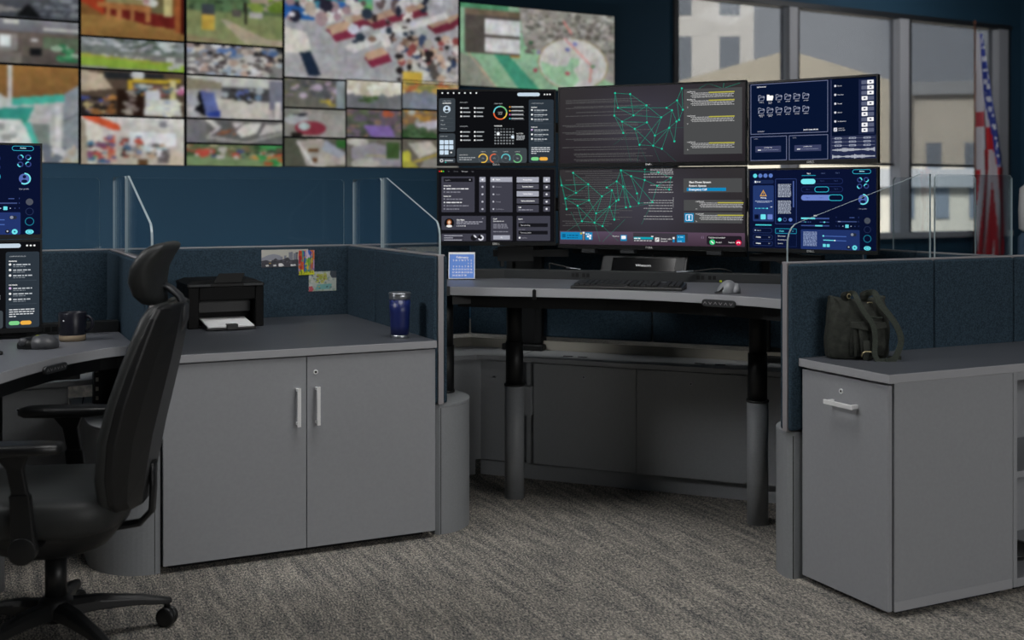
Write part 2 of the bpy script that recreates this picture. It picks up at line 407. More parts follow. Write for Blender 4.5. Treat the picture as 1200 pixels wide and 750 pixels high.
# window: frame, mullions, glass panes; roller shade; outside
mb = MB()
cuts = [790, 930, 1058, 1160, 1184]
ss = [wall_s(u, 100)[0] for u in cuts]
fw = 0.07
mull = [wall_s(923, 100)[0], wall_s(936, 100)[0], wall_s(1052, 100)[0], wall_s(1067, 100)[0], wall_s(1168, 100)[0], wall_s(1183, 100)[0]]
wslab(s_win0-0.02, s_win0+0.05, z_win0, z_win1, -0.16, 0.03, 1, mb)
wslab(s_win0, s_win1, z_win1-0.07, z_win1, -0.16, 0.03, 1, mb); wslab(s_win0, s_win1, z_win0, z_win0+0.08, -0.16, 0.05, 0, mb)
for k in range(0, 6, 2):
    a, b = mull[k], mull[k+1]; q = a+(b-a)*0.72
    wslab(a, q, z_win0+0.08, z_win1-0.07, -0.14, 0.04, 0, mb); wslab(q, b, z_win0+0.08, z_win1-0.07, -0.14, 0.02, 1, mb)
struct(mb.build('window_1', [M_frame, M_frame_d]))
bays = [(s_win0+0.05, mull[0]), (mull[1], mull[2]), (mull[3], mull[4])]
for k, (a, b) in enumerate(bays):
    mb = MB(); wslab(a, b, z_win0+0.08, z_win1-0.07, -0.11, -0.10, 0, mb); struct(mb.build('window_%d' % (k+2), M_wglass))
z_sh = wall_s(1000, 190)[1]
lab = ['grey see-through roller shade lowered in the left window bay behind the monitors', 'grey see-through roller shade lowered in the middle window bay', 'grey see-through roller shade lowered in the right window bay behind the flag']
for k, (a, b) in enumerate(bays):
    c0 = wp((a+b)/2, z_sh)
    t = thing('roller_shade', c0, WA, lab[k], 'shade', 'roller shades in the window bays')
    mb = MB(); wslab(a+0.01, b-0.01, z_sh, z_win1-0.08, -0.062, -0.06, 0, mb); mb.build('shade_cloth', M_shade, t)
    mb = MB(); wslab(a+0.01, b-0.01, z_sh-0.04, z_sh, -0.07, -0.05, 0, mb); mb.build('bottom_bar', M_frame_d, t)

# ---- outside
M_b1 = mat('cream_stone', 'B8AE9C', 0.9, noise=(0.6, 0.06)); M_b2 = mat('tan_stone', 'B0A794', 0.9, noise=(0.6, 0.06)); M_bw = mat('window_dark', '70757A', 0.4); M_b3 = mat('pale_concrete', 'C2BEB6', 0.9, noise=(0.6, 0.06)); M_roofm = mat('roof_band', '8D8D8B', 0.8)
def building(c, w, dpt, z0, z1, rz, m, nx, rows, label, gable=0, wsize=(0.55, 0.5), strip=0.0):
    t = thing('building', (c[0], c[1], z0), rz, label, 'building')
    mb = MB()
    if gable:
        mb.extr([(-w/2, -dpt/2, 0), (w/2, -dpt/2, 0), (w/2, -dpt/2, z1-z0), (0, -dpt/2, z1-z0+gable), (-w/2, -dpt/2, z1-z0)], (0, dpt, 0))
    else: mb.box(-w/2, w/2, -dpt/2, dpt/2, 0, z1-z0)
    mb.build('facade', m, t, local=True)
    mb = MB(); mb.box(-w/2-0.2, w/2+0.2, -dpt/2-0.25, -dpt/2-0.01, z1-z0-0.5, z1-z0); 
    if not gable: mb.build('cornice', M_roofm, t, local=True)
    cw = w/nx
    for zr in rows:
        for i in range(nx):
            x = -w/2+cw*(i+0.5)
            mb = MB(); mb.box(x-cw*wsize[0]/2, x+cw*wsize[0]/2, -dpt/2-0.05, -dpt/2+0.02, zr-z0, zr-z0+wsize[1]); mb.build('window_pane', M_bw, t, local=True)
    return t
# positions on the view rays of the windows, 30-60 m out
def out(u, d): p = pd(u, 233, d); return (p.x, p.y)
building(out(735, 85), 17, 8, -6, 48, -YAW, M_b3, 5, [9.5, 14.2, 18.9], 'tall pale tower block with columns of windows, outside the left window bay', wsize=(0.42, 3.2))
building(out(905, 62), 14, 6, -8, 6.9, -YAW+0.05, M_b2, 1, [], 'tan stone house with a low gable, outside the middle window bay', gable=2.0)
building(out(1166, 48), 7.2, 6, -8, 5.9, -YAW-0.2, M_b1, 5, [-1.3, 0.5, 2.4], 'cream stone building with three rows of windows outside the right window bay', wsize=(0.40, 1.1))
building(out(1000, 33), 14.5, 3, -8, 2.1, -YAW+0.05, M_b1, 15, [-2.2, -0.7, 0.75], 'low pale stone terrace with small windows, seen below the roller shades', wsize=(0.40, 0.85))
sun = bpy.data.lights.new('sun', 'SUN'); sun.energy = 11.0; sun.angle = 0.3; so = bpy.data.objects.new('sun', sun); C.objects.link(so); so.rotation_euler = (math.radians(50), 0, -YAW-0.5)

# ================================================================== VIDEO WALL
def crowd(cv, x0, y0, x1, y1, n, pal, s, rnd, l=2, asp=1.0):
    for _ in range(n):
        x = rnd.uniform(x0, x1); y = rnd.uniform(y0, y1); r = s*rnd.uniform(0.5, 1.4)
        cv.disc(x, y, r, rnd.choice(pal), l+rnd.random()*0.8, ry=r*asp*rnd.uniform(0.6, 1.6), n=7)
def vgrad(cv, x0, y0, x1, y1, a, b, l=0.5): cv.grad([(x0, y1), (x1, y1), (x1, y0), (x0, y0)], [b, b, a, a], l)
def f_ops(c, r):
    vgrad(c, 0, 0, 100, 100, '5D6068', '3F434A'); c.poly([(0, 60), (50, 78), (0, 100)], '8C8C88'); c.poly([(52, 60), (66, 98), (40, 98)], '16181A', 2); crowd(c, 60, 40, 100, 90, 26, ['6A707A', '4E535C', '7D8288'], 5, r)
def f_hall(c, r):
    vgrad(c, 0, 0, 100, 28, '8A8B93', '6C6C74'); vgrad(c, 0, 28, 100, 100, '6A5E55', '574F4B'); c.poly([(0, 24), (18, 34), (18, 78), (0, 92)], '8A6A44', 1)
    c.rect(18, 34, 42, 70, '8E8B86', 1); c.rect(26, 38, 36, 62, 'E6ECEE', 2); c.rect(46, 30, 64, 80, '6E625A', 2); c.disc(58, 46, 3.5, 'D8DADC', 3); c.rect(54, 64, 65, 80, '1A1B1D', 3)
    c.rect(66, 36, 100, 62, '5F7159', 1.5); crowd(c, 78, 56, 100, 92, 22, ['2E7D4F', '4FA06C', '9DB8A0', '265E3A'], 5, r); c.poly([(18, 70), (46, 74), (46, 100), (0, 100), (0, 92)], '7A736C', 1); c.rect(30, 4, 44, 12, 'D8D8D2', 3); c.rect(66, 18, 100, 24, 'C8C9C6', 3)
def f_atrium(c, r):
    vgrad(c, 0, 0, 100, 34, 'A06F34', '8B6435'); c.rect(0, 34, 100, 100, 'B9BBB9', 1); c.poly([(0, 24), (26, 30), (60, 50), (40, 52), (0, 46)], 'C9CBCB', 1.5)
    c.rect(34, 0, 38, 38, 'CFCFCD', 2); c.poly([(38, 34), (86, 28), (86, 36), (38, 42)], '3FB9A4', 2.2); c.poly([(16, 46), (58, 42), (50, 62), (10, 62)], '2FA090', 2.2)
    c.poly([(10, 56), (46, 56), (60, 88), (0, 88), (0, 70)], 'D9DEDB', 2.4); c.poly([(0, 66), (8, 58), (2, 84), (0, 84)], '45C0AE', 2.6); c.poly([(48, 58), (54, 58), (64, 86), (58, 86)], '45C0AE', 2.6)
    c.poly([(86, 28), (100, 18), (100, 84), (84, 84)], '8D969C', 2); c.line(86, 56, 100, 48, '6C757B', 2, 2.5); c.rect(56, 60, 72, 86, '7E8A82', 2.1); c.rect(78, 40, 83, 86, 'D4D6D6', 2.6)
    crowd(c, 14, 58, 44, 82, 16, ['F2F2F0', 'C8CCC8', '9DA39F'], 3.5, r, 3); crowd(c, 58, 84, 100, 100, 30, ['9BA0A8', 'C0B6A0', '6D7280', 'CDD0D4'], 4, r, 3)
def f_court(c, r):
    vgrad(c, 0, 60, 100, 100, 'A87C3C', '8F6530'); c.rect(0, 0, 100, 62, '8A5A2B', 1); c.poly([(0, 0), (22, 0), (22, 62), (0, 40)], 'B23A1C', 1.5)
    c.rect(24, 20, 78, 40, '9C8A58', 1.6); c.poly([(22, 46), (60, 52), (98, 56), (98, 80), (62, 74), (22, 58)], '74201A', 2); c.poly([(16, 38), (60, 42), (66, 52), (16, 48)], 'B5713A', 2.1)
    for x in (24, 34, 47, 62): c.rect(x, 40, x+4, 70, 'B4743E', 2.6)
    c.rect(80, 0, 88, 56, 'CDBE7E', 2.7); c.rect(90, 0, 96, 84, 'A85A2A', 2.8); c.rect(96, 0, 100, 88, '4A120C', 2.9); c.rect(68, 10, 80, 52, '6D6440', 2.3); crowd(c, 54, 24, 70, 36, 8, ['C64A56', 'D8D3CE', 'B98A8A'], 4, r, 3)
def f_field(c, r):
    vgrad(c, 0, 0, 100, 50, '8A9398', '6F7A6E'); crowd(c, 0, 4, 100, 40, 70, ['A9B2B6', '5F6E66', '90999A', 'C0C6C8', '4E5E50'], 5, r); c.poly([(0, 54), (100, 72), (100, 100), (0, 92)], '8FB636', 2.6); c.poly([(0, 52), (40, 60), (100, 76), (100, 80), (0, 62)], 'A3AE3A', 2.7)
    crowd(c, 20, 52, 60, 62, 16, ['C9CCC4', '8F948C'], 3, r, 2.9); c.rect(82, 52, 90, 66, 'D4D8D4', 3.2); crowd(c, 84, 70, 96, 88, 8, ['DCE0DC', 'BCC0B8'], 4, r, 3.3)
def f_store(c, r):
    c.rect(0, 0, 100, 100, '5A4A3C', 0.5); c.rect(22, 4, 80, 20, '2B2D31', 1); c.poly([(0, 2), (20, 8), (30, 40), (0, 50)], 'BFAE92', 1.2); c.poly([(44, 18), (96, 14), (96, 22), (44, 26)], 'D8B224', 1.8)
    c.disc(54, 8, 7, 'C9CBD0', 2.2, ry=9); c.rect(86, 16, 91, 66, 'D9CE8A', 2); c.rect(44, 26, 50, 44, 'D0A828', 2); c.rect(50, 30, 86, 50, '7A5A52', 1.6); crowd(c, 50, 30, 86, 52, 26, ['C8A24A', '8A4A4A', 'B9B0A6', '4E6A7A', 'C2C8CC'], 3.5, r, 2.3)
    c.rect(0, 60, 32, 100, '2A2422', 1.5); crowd(c, 2, 58, 30, 96, 26, ['C08040', '3A4A9A', '8A5A30', 'B9A070', '60504A'], 4, r, 2.5); c.rect(34, 40, 60, 100, '2C1C14', 1.7); crowd(c, 41, 44, 52, 98, 20, ['A49A90', '7C7068'], 4, r, 2.6); c.poly([(62, 60), (94, 60), (98, 98), (60, 98)], 'CCCDC6', 2.7); crowd(c, 64, 64, 94, 96, 20, ['E2E2CC', 'A8B0C8', 'D8D8D4'], 4, r, 2.8)
    c.rect(62, 44, 76, 62, 'C9CBD8', 2.9); crowd(c, 92, 30, 100, 46, 6, ['C86A9A', 'D8C0D0'], 4, r, 2.9)
def f_shop(c, r):
    vgrad(c, 0, 0, 100, 100, 'D8D6D0', 'B7AE9E'); c.poly([(0, 0), (16, 0), (36, 16), (38, 28), (30, 28), (4, 6)], 'E0512A', 2); c.poly([(4, 10), (20, 20), (22, 90), (4, 98)], 'DAD3C4', 1.2); c.poly([(0, 4), (4, 10), (8, 100), (0, 100)], 'A0937E', 1.5)
    c.rect(46, 30, 92, 58, 'E8ECEE', 1.6); crowd(c, 8, 54, 23, 98, 34, ['C0504A', '3A6A8A', '4A9A5A', 'C8C2B8', '7A4A6A', '30302E'], 3.4, r, 2.4)
    c.rect(25, 38, 33, 96, 'C9765A', 2.1); crowd(c, 25, 40, 33, 96, 22, ['C8503A', '6A5A5A', 'D8B0A0', '5A5A8A'], 3, r, 2.6); crowd(c, 38, 46, 46, 84, 14, ['4A6A8A', 'C05040', '3A3A3E'], 3, r, 2.6); crowd(c, 52, 40, 58, 76, 12, ['7A8AA8', 'D05A48'], 3, r, 2.6)
    crowd(c, 48, 58, 84, 82, 40, ['C0C6C4', '8A8480', 'A8D0D8', 'E0E0DC', '6A6460', 'B89A80'], 3.6, r, 2.5); c.rect(74, 74, 86, 94, '6E6662', 3); c.poly([(86, 66), (100, 74), (100, 100), (84, 100)], 'C9BDA8', 3); c.rect(54, 88, 64, 100, '5E4228', 3); crowd(c, 66, 6, 84, 16, 6, ['8A8A92', 'B8B8BC'], 4, r, 2.7)
def f_park(c, r):
    vgrad(c, 0, 0, 100, 45, '6E8A5A', '5A6E48'); vgrad(c, 0, 45, 100, 100, '7E8C56', '8F9462'); c.poly([(0, 0), (38, 0), (50, 20), (0, 16)], 'A9A9AC', 2); crowd(c, 52, 0, 100, 34, 40, ['6A8A2E', '4A6A2A', '8AA23E', 'A89A8A'], 7, r, 1.4); c.rect(66, 2, 84, 24, 'A8957E', 2.3)
    c.rect(16, 32, 28, 50, '3E444C', 2.4); c.rect(15, 50, 29, 78, 'C9A53A', 2.6); crowd(c, 4, 20, 60, 42, 26, ['4E6A44', '5A7A50', '384C34'], 6, r, 1.6); c.line(60, 24, 61, 64, '2A2622', 3, 2.8)
    c.poly([(34, 58), (42, 58), (84, 88), (100, 88), (100, 98), (60, 98)], 'B4A78C', 1.6); c.rect(64, 40, 78, 52, 'B8B4B0', 2.2); c.rect(46, 38, 56, 50, '5A5450', 2.2); c.poly([(0, 86), (50, 98), (0, 98)], '93845E', 1.8)
def f_audience(c, r):
    c.rect(0, 0, 100, 100, '7C7A7A', 0.5); crowd(c, 0, 0, 100, 40, 70, ['3A3230', '8A9AB8', 'C6B8A8', '4A6AA0', '9A8A82', 'D0D0D2', '2A2A2E'], 5, r, 1, 1.6); c.poly([(24, 60), (62, 34), (86, 40), (86, 100), (30, 100)], 'C4C2BE', 2.2); crowd(c, 0, 44, 100, 96, 70, ['C8C6C2', '6A6462', 'B8A090', 'D8D8D8', '50484A', '9AA8B8'], 4.4, r, 2.6, 1.5)
def f_lobby(c, r):
    c.rect(0, 0, 100, 100, 'A6A4A4', 0.5); c.rect(0, 0, 84, 22, 'C0C2BC', 1); c.poly([(0, 6), (36, 14), (36, 30), (0, 34)], '8C8670', 1.5); c.rect(36, 24, 86, 56, '4C4C50', 1.2); crowd(c, 36, 28, 84, 54, 26, ['6A88A0', '3A3A3C', 'A8B0B4', '5A6AA8', '2C2A2A'], 4, r, 2.2, 1.6); c.poly([(30, 52), (86, 58), (90, 96), (32, 96)], 'C8C4BA', 2.4)
    c.rect(86, 6, 100, 76, '767888', 2.5); c.poly([(14, 36), (28, 40), (34, 92), (20, 94)], '5D6DB0', 2.8); c.poly([(12, 40), (14, 36), (20, 94), (8, 90)], '14151A', 2.7); crowd(c, 0, 44, 10, 96, 10, ['CACACC', 'AEAEB6'], 6, r, 2.6); c.rect(92, 56, 98, 96, 'D8D4CC', 3); c.poly([(22, 86), (34, 80), (34, 96), (22, 98)], '2A44A0', 3)
def f_roof(c, r):
    c.rect(0, 0, 100, 100, '6A6A68', 0.5); c.poly([(0, 10), (18, 0), (22, 100), (0, 100)], '76767A', 1); c.poly([(18, 0), (26, 0), (36, 34), (28, 60), (20, 70), (30, 40)], 'D0CEC8', 2); c.poly([(46, 8), (60, 8), (50, 36)], 'CFCDC8', 2); c.poly([(60, 14), (78, 8), (72, 54), (56, 74), (50, 50)], 'DAD8D2', 2.2); c.poly([(82, 14), (100, 12), (100, 40), (74, 66)], 'C4C2BC', 2.2)
    c.poly([(20, 64), (60, 92), (100, 44), (100, 58), (62, 100), (20, 84)], 'A8A6A2', 2.6); crowd(c, 34, 40, 50, 64, 8, ['A06A4A', '8A5A42'], 4, r, 2.5)
def f_gym(c, r):
    c.rect(0, 0, 100, 100, '7A9463', 0.5); c.rect(0, 0, 100, 40, '5E6E48', 1); crowd(c, 0, 6, 100, 50, 60, ['A8A27A', '3E5A38', 'B04A3A', '7A6A4A', 'B8B4A8', '3A4A3A'], 4, r, 1.6, 1.8); c.rect(74, 0, 100, 30, '3E9A50', 2); c.disc(78, 58, 14, 'C98A3A', 2.6, ry=8); crowd(c, 70, 50, 100, 96, 14, ['2E9A4A', 'B8542A', '3A8A4A'], 5, r, 2.8, 1.5); crowd(c, 10, 30, 60, 60, 16, ['C84A3A', 'C8C0B8', '46507A'], 3.5, r, 2.7, 2)
def f_event(c, r):
    c.rect(0, 0, 100, 100, 'ABABAF', 0.5)
    for k in range(7): c.grad([(k*7, 26), (k*7+6.6, 26), (k*7+6.6, 0), (k*7, 0)], ['3E9A4E' if k % 2 else '6AB04A', '4AA070', '2A9AC8', '2E8FD0'], 1)
    c.rect(0, 24, 16, 42, '1F5FB0', 1.6); c.rect(20, 20, 42, 30, '2A68B8', 1.6); crowd(c, 2, 8, 40, 44, 40, ['D8D2CC', '5A4A6A', 'B8A89A', '2A2A3A', '3A8AA8', 'E6E6E6', 'A88A90'], 3.0, r, 2.2, 1.6)
    crowd(c, 42, 0, 80, 26, 26, ['2A2E3E', 'D8D4D0', '6A5A5A', 'B8B8BC'], 2.4, r, 2, 2.2); c.rect(60, 6, 66, 14, '28389A', 2.4); c.rect(74, 2, 82, 10, '2A3AA0', 2.4); c.poly([(84, 0), (90, 0), (90, 16), (84, 14)], 'C8CACE', 2.4)
    for x, y in ((26, 50), (36, 40), (48, 38), (58, 30), (70, 24), (84, 38), (94, 32)): c.poly([(x-4, y), (x+6, y-6), (x+12, y+2), (x+2, y+8)], '7E2A3E', 2); c.poly([(x-4, y-3), (x+6, y-10), (x+10, y-6), (x, y+2)], 'B8967C', 2.3)
    c.poly([(32, 66), (58, 44), (62, 50), (38, 72)], 'D6D5D2', 2.8); c.poly([(60, 44), (92, 22), (94, 28), (64, 48)], 'D2D1CE', 2.8)
    for x, y in ((24, 52), (44, 76), (66, 62)): c.poly([(x, y), (x+14, y-6), (x+16, y+2), (x+4, y+10)], '8A2A44', 2.9); c.poly([(x, y-4), (x+10, y-12), (x+14, y-6), (x+2, y+3)], 'C49E82', 3.0)
    crowd(c, 36, 30, 74, 60, 30, ['2E3A4A', 'C8CCD8', '8A6A5A', 'E0DCD8', '3A2E2E'], 2.6, r, 3.1, 1.3); crowd(c, 64, 50, 100, 100, 130, ['D8D2CA', '2A2426', 'A88A7A', 'C8A890', '3A4A6A', 'E8E4E0', 'C8C0BC', '5A5450', 'A8A29C', 'D0C8C4', '9A4A4A'], 2.3, r, 3.2, 1.6)
    c.poly([(0, 50), (12, 54), (15, 74), (0, 76)], 'DEDAD0', 3.4); c.poly([(8, 74), (12, 74), (17, 98), (13, 98)], '1E2E44', 3.5); c.poly([(11, 74), (14, 72), (20, 96), (17, 98)], '1E2E44', 3.5); c.rect(66, 88, 78, 100, 'D8B43A', 4.2)
def f_map(c, r):
    c.rect(0, 0, 100, 100, '8FBF97', 0.5); c.poly([(36, 0), (100, 0), (100, 88), (60, 60), (40, 46)], '9C9890', 1); crowd(c, 38, 2, 100, 56, 260, ['AFAAA2', '7C786F', '908C84', 'B8B4AC', '6A675F'], 2.0, r, 1.2)
    c.poly([(0, 60), (10, 66), (22, 100), (0, 100)], '8E9484', 1.2); c.poly([(20, 58), (30, 60), (50, 100), (36, 100)], '3FA27F', 1.4); c.rect(0, 0, 30, 6, '4E9A6C', 1.5)
    c.rect(3, 6, 37, 60, '5A524C', 2.4); c.rect(3, 6, 37, 14, '7A6A54', 2.6); c.rect(15, 17, 37, 36, 'E2E2E2', 2.8); c.rect(15, 40, 37, 58, 'DCDCDC', 2.8); c.rect(31, 60, 37, 63, 'B8823A', 2.6)
    c.disc(72, 66, 23.5, 'A89A70', 2.8, ry=33, n=40); c.disc(72, 66, 22.5, 'CFCDC8', 3, ry=32, n=40); c.poly([(50, 64), (60, 70), (68, 68), (70, 58), (76, 58), (76, 66), (72, 72), (76, 86), (70, 98), (60, 92), (52, 80)], '9DCBA2', 3.2)
    c.line(65, 12, 71, 28, 'D88A80', 1.6, 3.4); c.line(66, 34, 84, 66, 'DDA49C', 2, 3.4); c.line(84, 66, 83, 88, 'DDA49C', 2, 3.4)
    for x, y, k in ((68, 48, '6A70B8'), (73, 40, '8088C0'), (49, 54, '8A84A8'), (47, 76, 'B84A5A'), (68, 78, 'B84A5A'), (44, 42, '3A6A48'), (85, 67, '6A9A6A')): c.disc(x, y, 1.6, k, 3.8, ry=2.6)
    c.line(5, 60, 22, 100, 'C0A88E', 1.2, 2)
def f_street(c, r): c.rect(0, 0, 100, 100, '6C6C62', .5); crowd(c, 0, 0, 100, 60, 50, ['8A7A8A', '5A5C5E', 'B0A0B0', '7A7A5A', '4E5450'], 8, r, 1); c.rect(84, 0, 98, 100, '8E9AA2', 2); crowd(c, 60, 70, 84, 92, 6, ['B8A23A', '8A4A3A'], 5, r, 2)
def f_plaza(c, r): c.rect(0, 0, 100, 100, '74787C', .5); crowd(c, 0, 0, 96, 44, 60, ['E0DCCC', 'C8BEA8', 'D8D0BC', 'EEEAE0'], 9, r, 1, 1.5); crowd(c, 20, 60, 60, 76, 8, ['4A6A3A', '3A4A2A'], 6, r, 2)
def f_autumn(c, r): c.rect(0, 0, 100, 100, '7A8088', .5); crowd(c, 0, 0, 100, 40, 50, ['C8A24A', 'B8683A', '8A8A4A', 'D0B46A'], 10, r, 1); c.poly([(20, 50), (100, 46), (100, 100), (10, 100)], '828C9C', 2.2)
def f_car(c, r): c.rect(0, 0, 100, 100, '8A8A82', .5); c.poly([(20, 6), (100, 20), (100, 100), (60, 100)], '9A9792', 1); c.disc(20, 40, 20, 'A9AFB4', 2, ry=18); c.poly([(10, 20), (40, 16), (30, 30)], '2A2E34', 2.5); c.disc(42, 68, 26, '8E3040', 3, ry=26); c.disc(32, 62, 10, 'A9B8BC', 4, ry=14); c.disc(20, 92, 10, '26221F', 3.5)
def f_violet(c, r): c.rect(0, 0, 100, 100, '54584E', .5); crowd(c, 0, 0, 100, 100, 70, ['5E6A50', '6A5A68', '4A5246', '8A7060', '6A5E70'], 10, r, 1); c.poly([(30, 56), (80, 56), (88, 96), (44, 96)], '8466B4', 3); crowd(c, 60, 0, 84, 20, 5, ['B85A3A', 'C8763A'], 7, r, 3)
def f_garden(c, r): c.rect(0, 0, 100, 100, '6E6E60', .5); crowd(c, 0, 0, 100, 50, 40, ['B88A3A', '8A6A4A', 'A8A8A0'], 9, r, 1); c.poly([(20, 50), (100, 16), (100, 50), (40, 70)], 'C6C2D0', 2); crowd(c, 0, 60, 60, 100, 30, ['3A5A34', '2E4A30', '50704A'], 9, r, 2.4)
def f_yard(c, r): c.rect(0, 0, 100, 100, '55584A', .5); c.poly([(20, 10), (60, 0), (100, 60), (100, 90), (60, 100), (36, 96)], 'B2AAA2', 1.5); c.poly([(66, 4), (100, 50), (90, 70), (60, 40)], '9AA2AC', 2); c.rect(38, 34, 56, 46, '6A4428', 3); c.rect(44, 66, 54, 84, '6A4428', 3); c.rect(84, 4, 100, 30, '2F6A2E', 1); c.line(20, 10, 48, 96, 'D8D6D0', 5, 3)
def f_ring(c, r): c.rect(0, 0, 100, 100, '6E6C60', .5); c.poly([(10, 30), (50, 14), (100, 40), (100, 96), (40, 96), (10, 70)], '96929A', 1.5); c.disc(20, 12, 20, 'B8B4AC', 2, ry=14); c.rect(72, 10, 96, 70, '3E5A2E', 2.5); c.disc(34, 88, 26, 'B2AEA8', 3, ry=20); c.line(36, 58, 90, 64, 'A8A060', 4, 2)
def f_traffic(c, r): c.rect(0, 0, 100, 100, '6A6458', .5); c.poly([(10, 16), (50, 6), (64, 40), (30, 66)], 'C0BAAC', 2); c.poly([(0, 44), (30, 100), (0, 100)], 'A8A23A', 1.5); c.line(20, 80, 80, 40, 'B8A23A', 6, 2.4); c.poly([(40, 70), (100, 50), (100, 100), (30, 100)], '8E8A84', 2); c.rect(86, 50, 98, 80, 'CFCB30', 3); c.disc(8, 60, 8, 'C8C43A', 3, ry=20)
feeds = [
 (-36, 90.5, -26, 18.5, f_ops, 'wall display showing grey machinery in the top left corner'),
 (-36, 90.5, 19.5, 73, f_hall, 'wall display showing a hallway with a bright doorway'),
 (-36, 90.5, 74.5, 190, f_atrium, 'large wall display showing a white atrium with teal stairs'),
 (92.5, 213.5, -24, 42.5, f_court, 'wall display showing a red and orange panelled counter'),
 (92.5, 213.5, 43.5, 80.5, f_field, 'wall display showing a bright green sports field'),
 (92.5, 213.5, 81.5, 135, f_store, 'wall display showing crowded shop shelves under a yellow sign'),
 (92.5, 213.5, 136, 193, f_shop, 'wall display showing a white shop with an orange ceiling band'),
 (215.5, 328, -18, 50, f_park, 'wall display showing a park with a yellow kiosk'),
 (215.5, 328, 51, 87.5, f_audience, 'wall display showing a seated crowd at white tables'),
 (215.5, 328, 88.5, 138.5, f_lobby, 'wall display showing a lobby with a blue signboard'),
 (215.5, 328, 139.5, 167.5, f_roof, 'wall display showing grey curved roofs'),
 (215.5, 328, 168.5, 194.5, f_gym, 'wall display showing people on a green floor'),
 (329.5, 533, -26, 91, f_event, 'large wall display showing a crowded event with stretchers on a grey floor'),
 (329.5, 401.5, 92, 126, f_street, 'small wall display of a hazy street beside a lamp post'),
 (402, 466.5, 93, 127, f_plaza, 'small wall display of white blossoms over grey water'),
 (467, 533, 94, 128, f_autumn, 'small wall display of orange trees beside a blue road'),
 (329.5, 401.5, 127, 160.5, f_car, 'small wall display of a red car parked beside a silver one'),
 (402, 466.5, 128, 161, f_violet, 'small wall display with a violet patch between bushes'),
 (467, 533, 129, 162, f_garden, 'small wall display of shrubs and white flower beds'),
 (329.5, 401.5, 161.5, 195.5, f_yard, 'small wall display of a yard seen from above, bottom row'),
 (402, 466.5, 162, 196, f_ring, 'small wall display of a curved path and dark tree, bottom row'),
 (467, 533, 163, 197, f_traffic, 'small wall display of pale vans and yellow marks, bottom row'),
 (534.5, 715, 3.5, 101, f_map, 'wide wall display showing a green and grey map with a round highlight'),
]
for k, (u0, u1, v0, v1, fn, lb) in enumerate(feeds):
    s0, zt = wall_s(u0, v0); _, zb = wall_s(u0, v1); s1 = wall_s(u1, v0)[0]; Wd, Hd = s1-s0, zt-zb
    base = wp((s0+s1)/2, zb, 0.09); t = thing('wall_display', base, WA, lb, 'wall display', 'displays of the video wall')
    mb = MB(); mb.box(-Wd/2, Wd/2, 0.004, 0.085, 0, Hd); mb.build('housing', M_black, t, local=True)
    mb = MB(); b = 0.006; mb.box(-Wd/2, Wd/2, -0.002, 0.004, 0, b); mb.box(-Wd/2, Wd/2, -0.002, 0.004, Hd-b, Hd); mb.box(-Wd/2, -Wd/2+b, -0.002, 0.004, b, Hd-b); mb.box(Wd/2-b, Wd/2, -0.002, 0.004, b, Hd-b); mb.build('bezel', M_black, t, local=True)
    cv = Canvas(Wd-2*b, Hd-2*b, 0, 100, 0, 100); cv.rect(0, 0, 100, 100, '808080', 0); fn(cv, random.Random(k+3))
    nxx = int(Wd/0.011); cv.add_raster('screen', M_feed, t, nxx, max(12, int(Hd/0.011)), k, mtx=Matrix.Translation((0, 0.0005, b)))

# ================================================================== DIVIDERS
PT, PB = 1.067, 0.497
def divider(name, L, loc, rz, label, ends=(1, 0), seams=(), z0=PB, z1=PT, group='blue fabric divider panels'):
    """runs along local +x from the origin, thickness centred on y"""
    t = thing(name, (loc[0], loc[1], z0), rz, label, 'divider', group); h = z1-z0
    mb = MB(); mb.box(0, L, -0.011, 0.011, 0, h-0.004); mb.build('frame', M_alu, t, local=True, bevel=0.001)
    cs = [0]+list(seams)+[L]
    for sgn in (-1, 1):
        for a, b in zip(cs[:-1], cs[1:]):
            mb = MB(); y0, y1 = sorted((sgn*0.0112, sgn*0.028)); mb.box(a+0.0025, b-0.0025, y0, y1, 0.003, h-0.006); mb.build('fabric_tile', M_fab, t, local=True, bevel=0.009)
    mb = MB(); mb.box(0.002, L, -0.017, 0.017, h-0.006, h); mb.build('top_cap', M_alu, t, local=True, bevel=0.002)
    return t
def glass(name, pts, loc, rz, label, th=0.008):
    """pts: outline (x along, z up) in local metres"""
    t = MB(); t.extr([(x, -th/2, z) for x, z in pts], (0, th, 0), 0, side=1)
    o = t.build(name, [M_glass, M_gedge]); o.location = (loc[0], loc[1], loc[2]); o.rotation_euler = (0, 0, rz); tag(o, label, 'glass screen', 'clear glass screens on the dividers'); return o
GT = 1.370-PT
def sail(L0=0.66):
    # front edge rises, rounds over and slopes up to full height
    p = [(0.012, 0), (L0, 0), (L0, GT), (L0-0.045, GT)]
    x1, z1, x2, z2 = L0-0.045, GT, 0.045, 0.128
    p.append((x2, z2))
    p += [(0.030, 0.115), (0.019, 0.098), (0.013, 0.075), (0.012, 0.05)]
    return list(reversed(p))
def pane(L): return [(0.004, 0), (L-0.004, 0), (L-0.004, GT-0.012), (L-0.016, GT), (0.016, GT), (0.004, GT-0.012)]
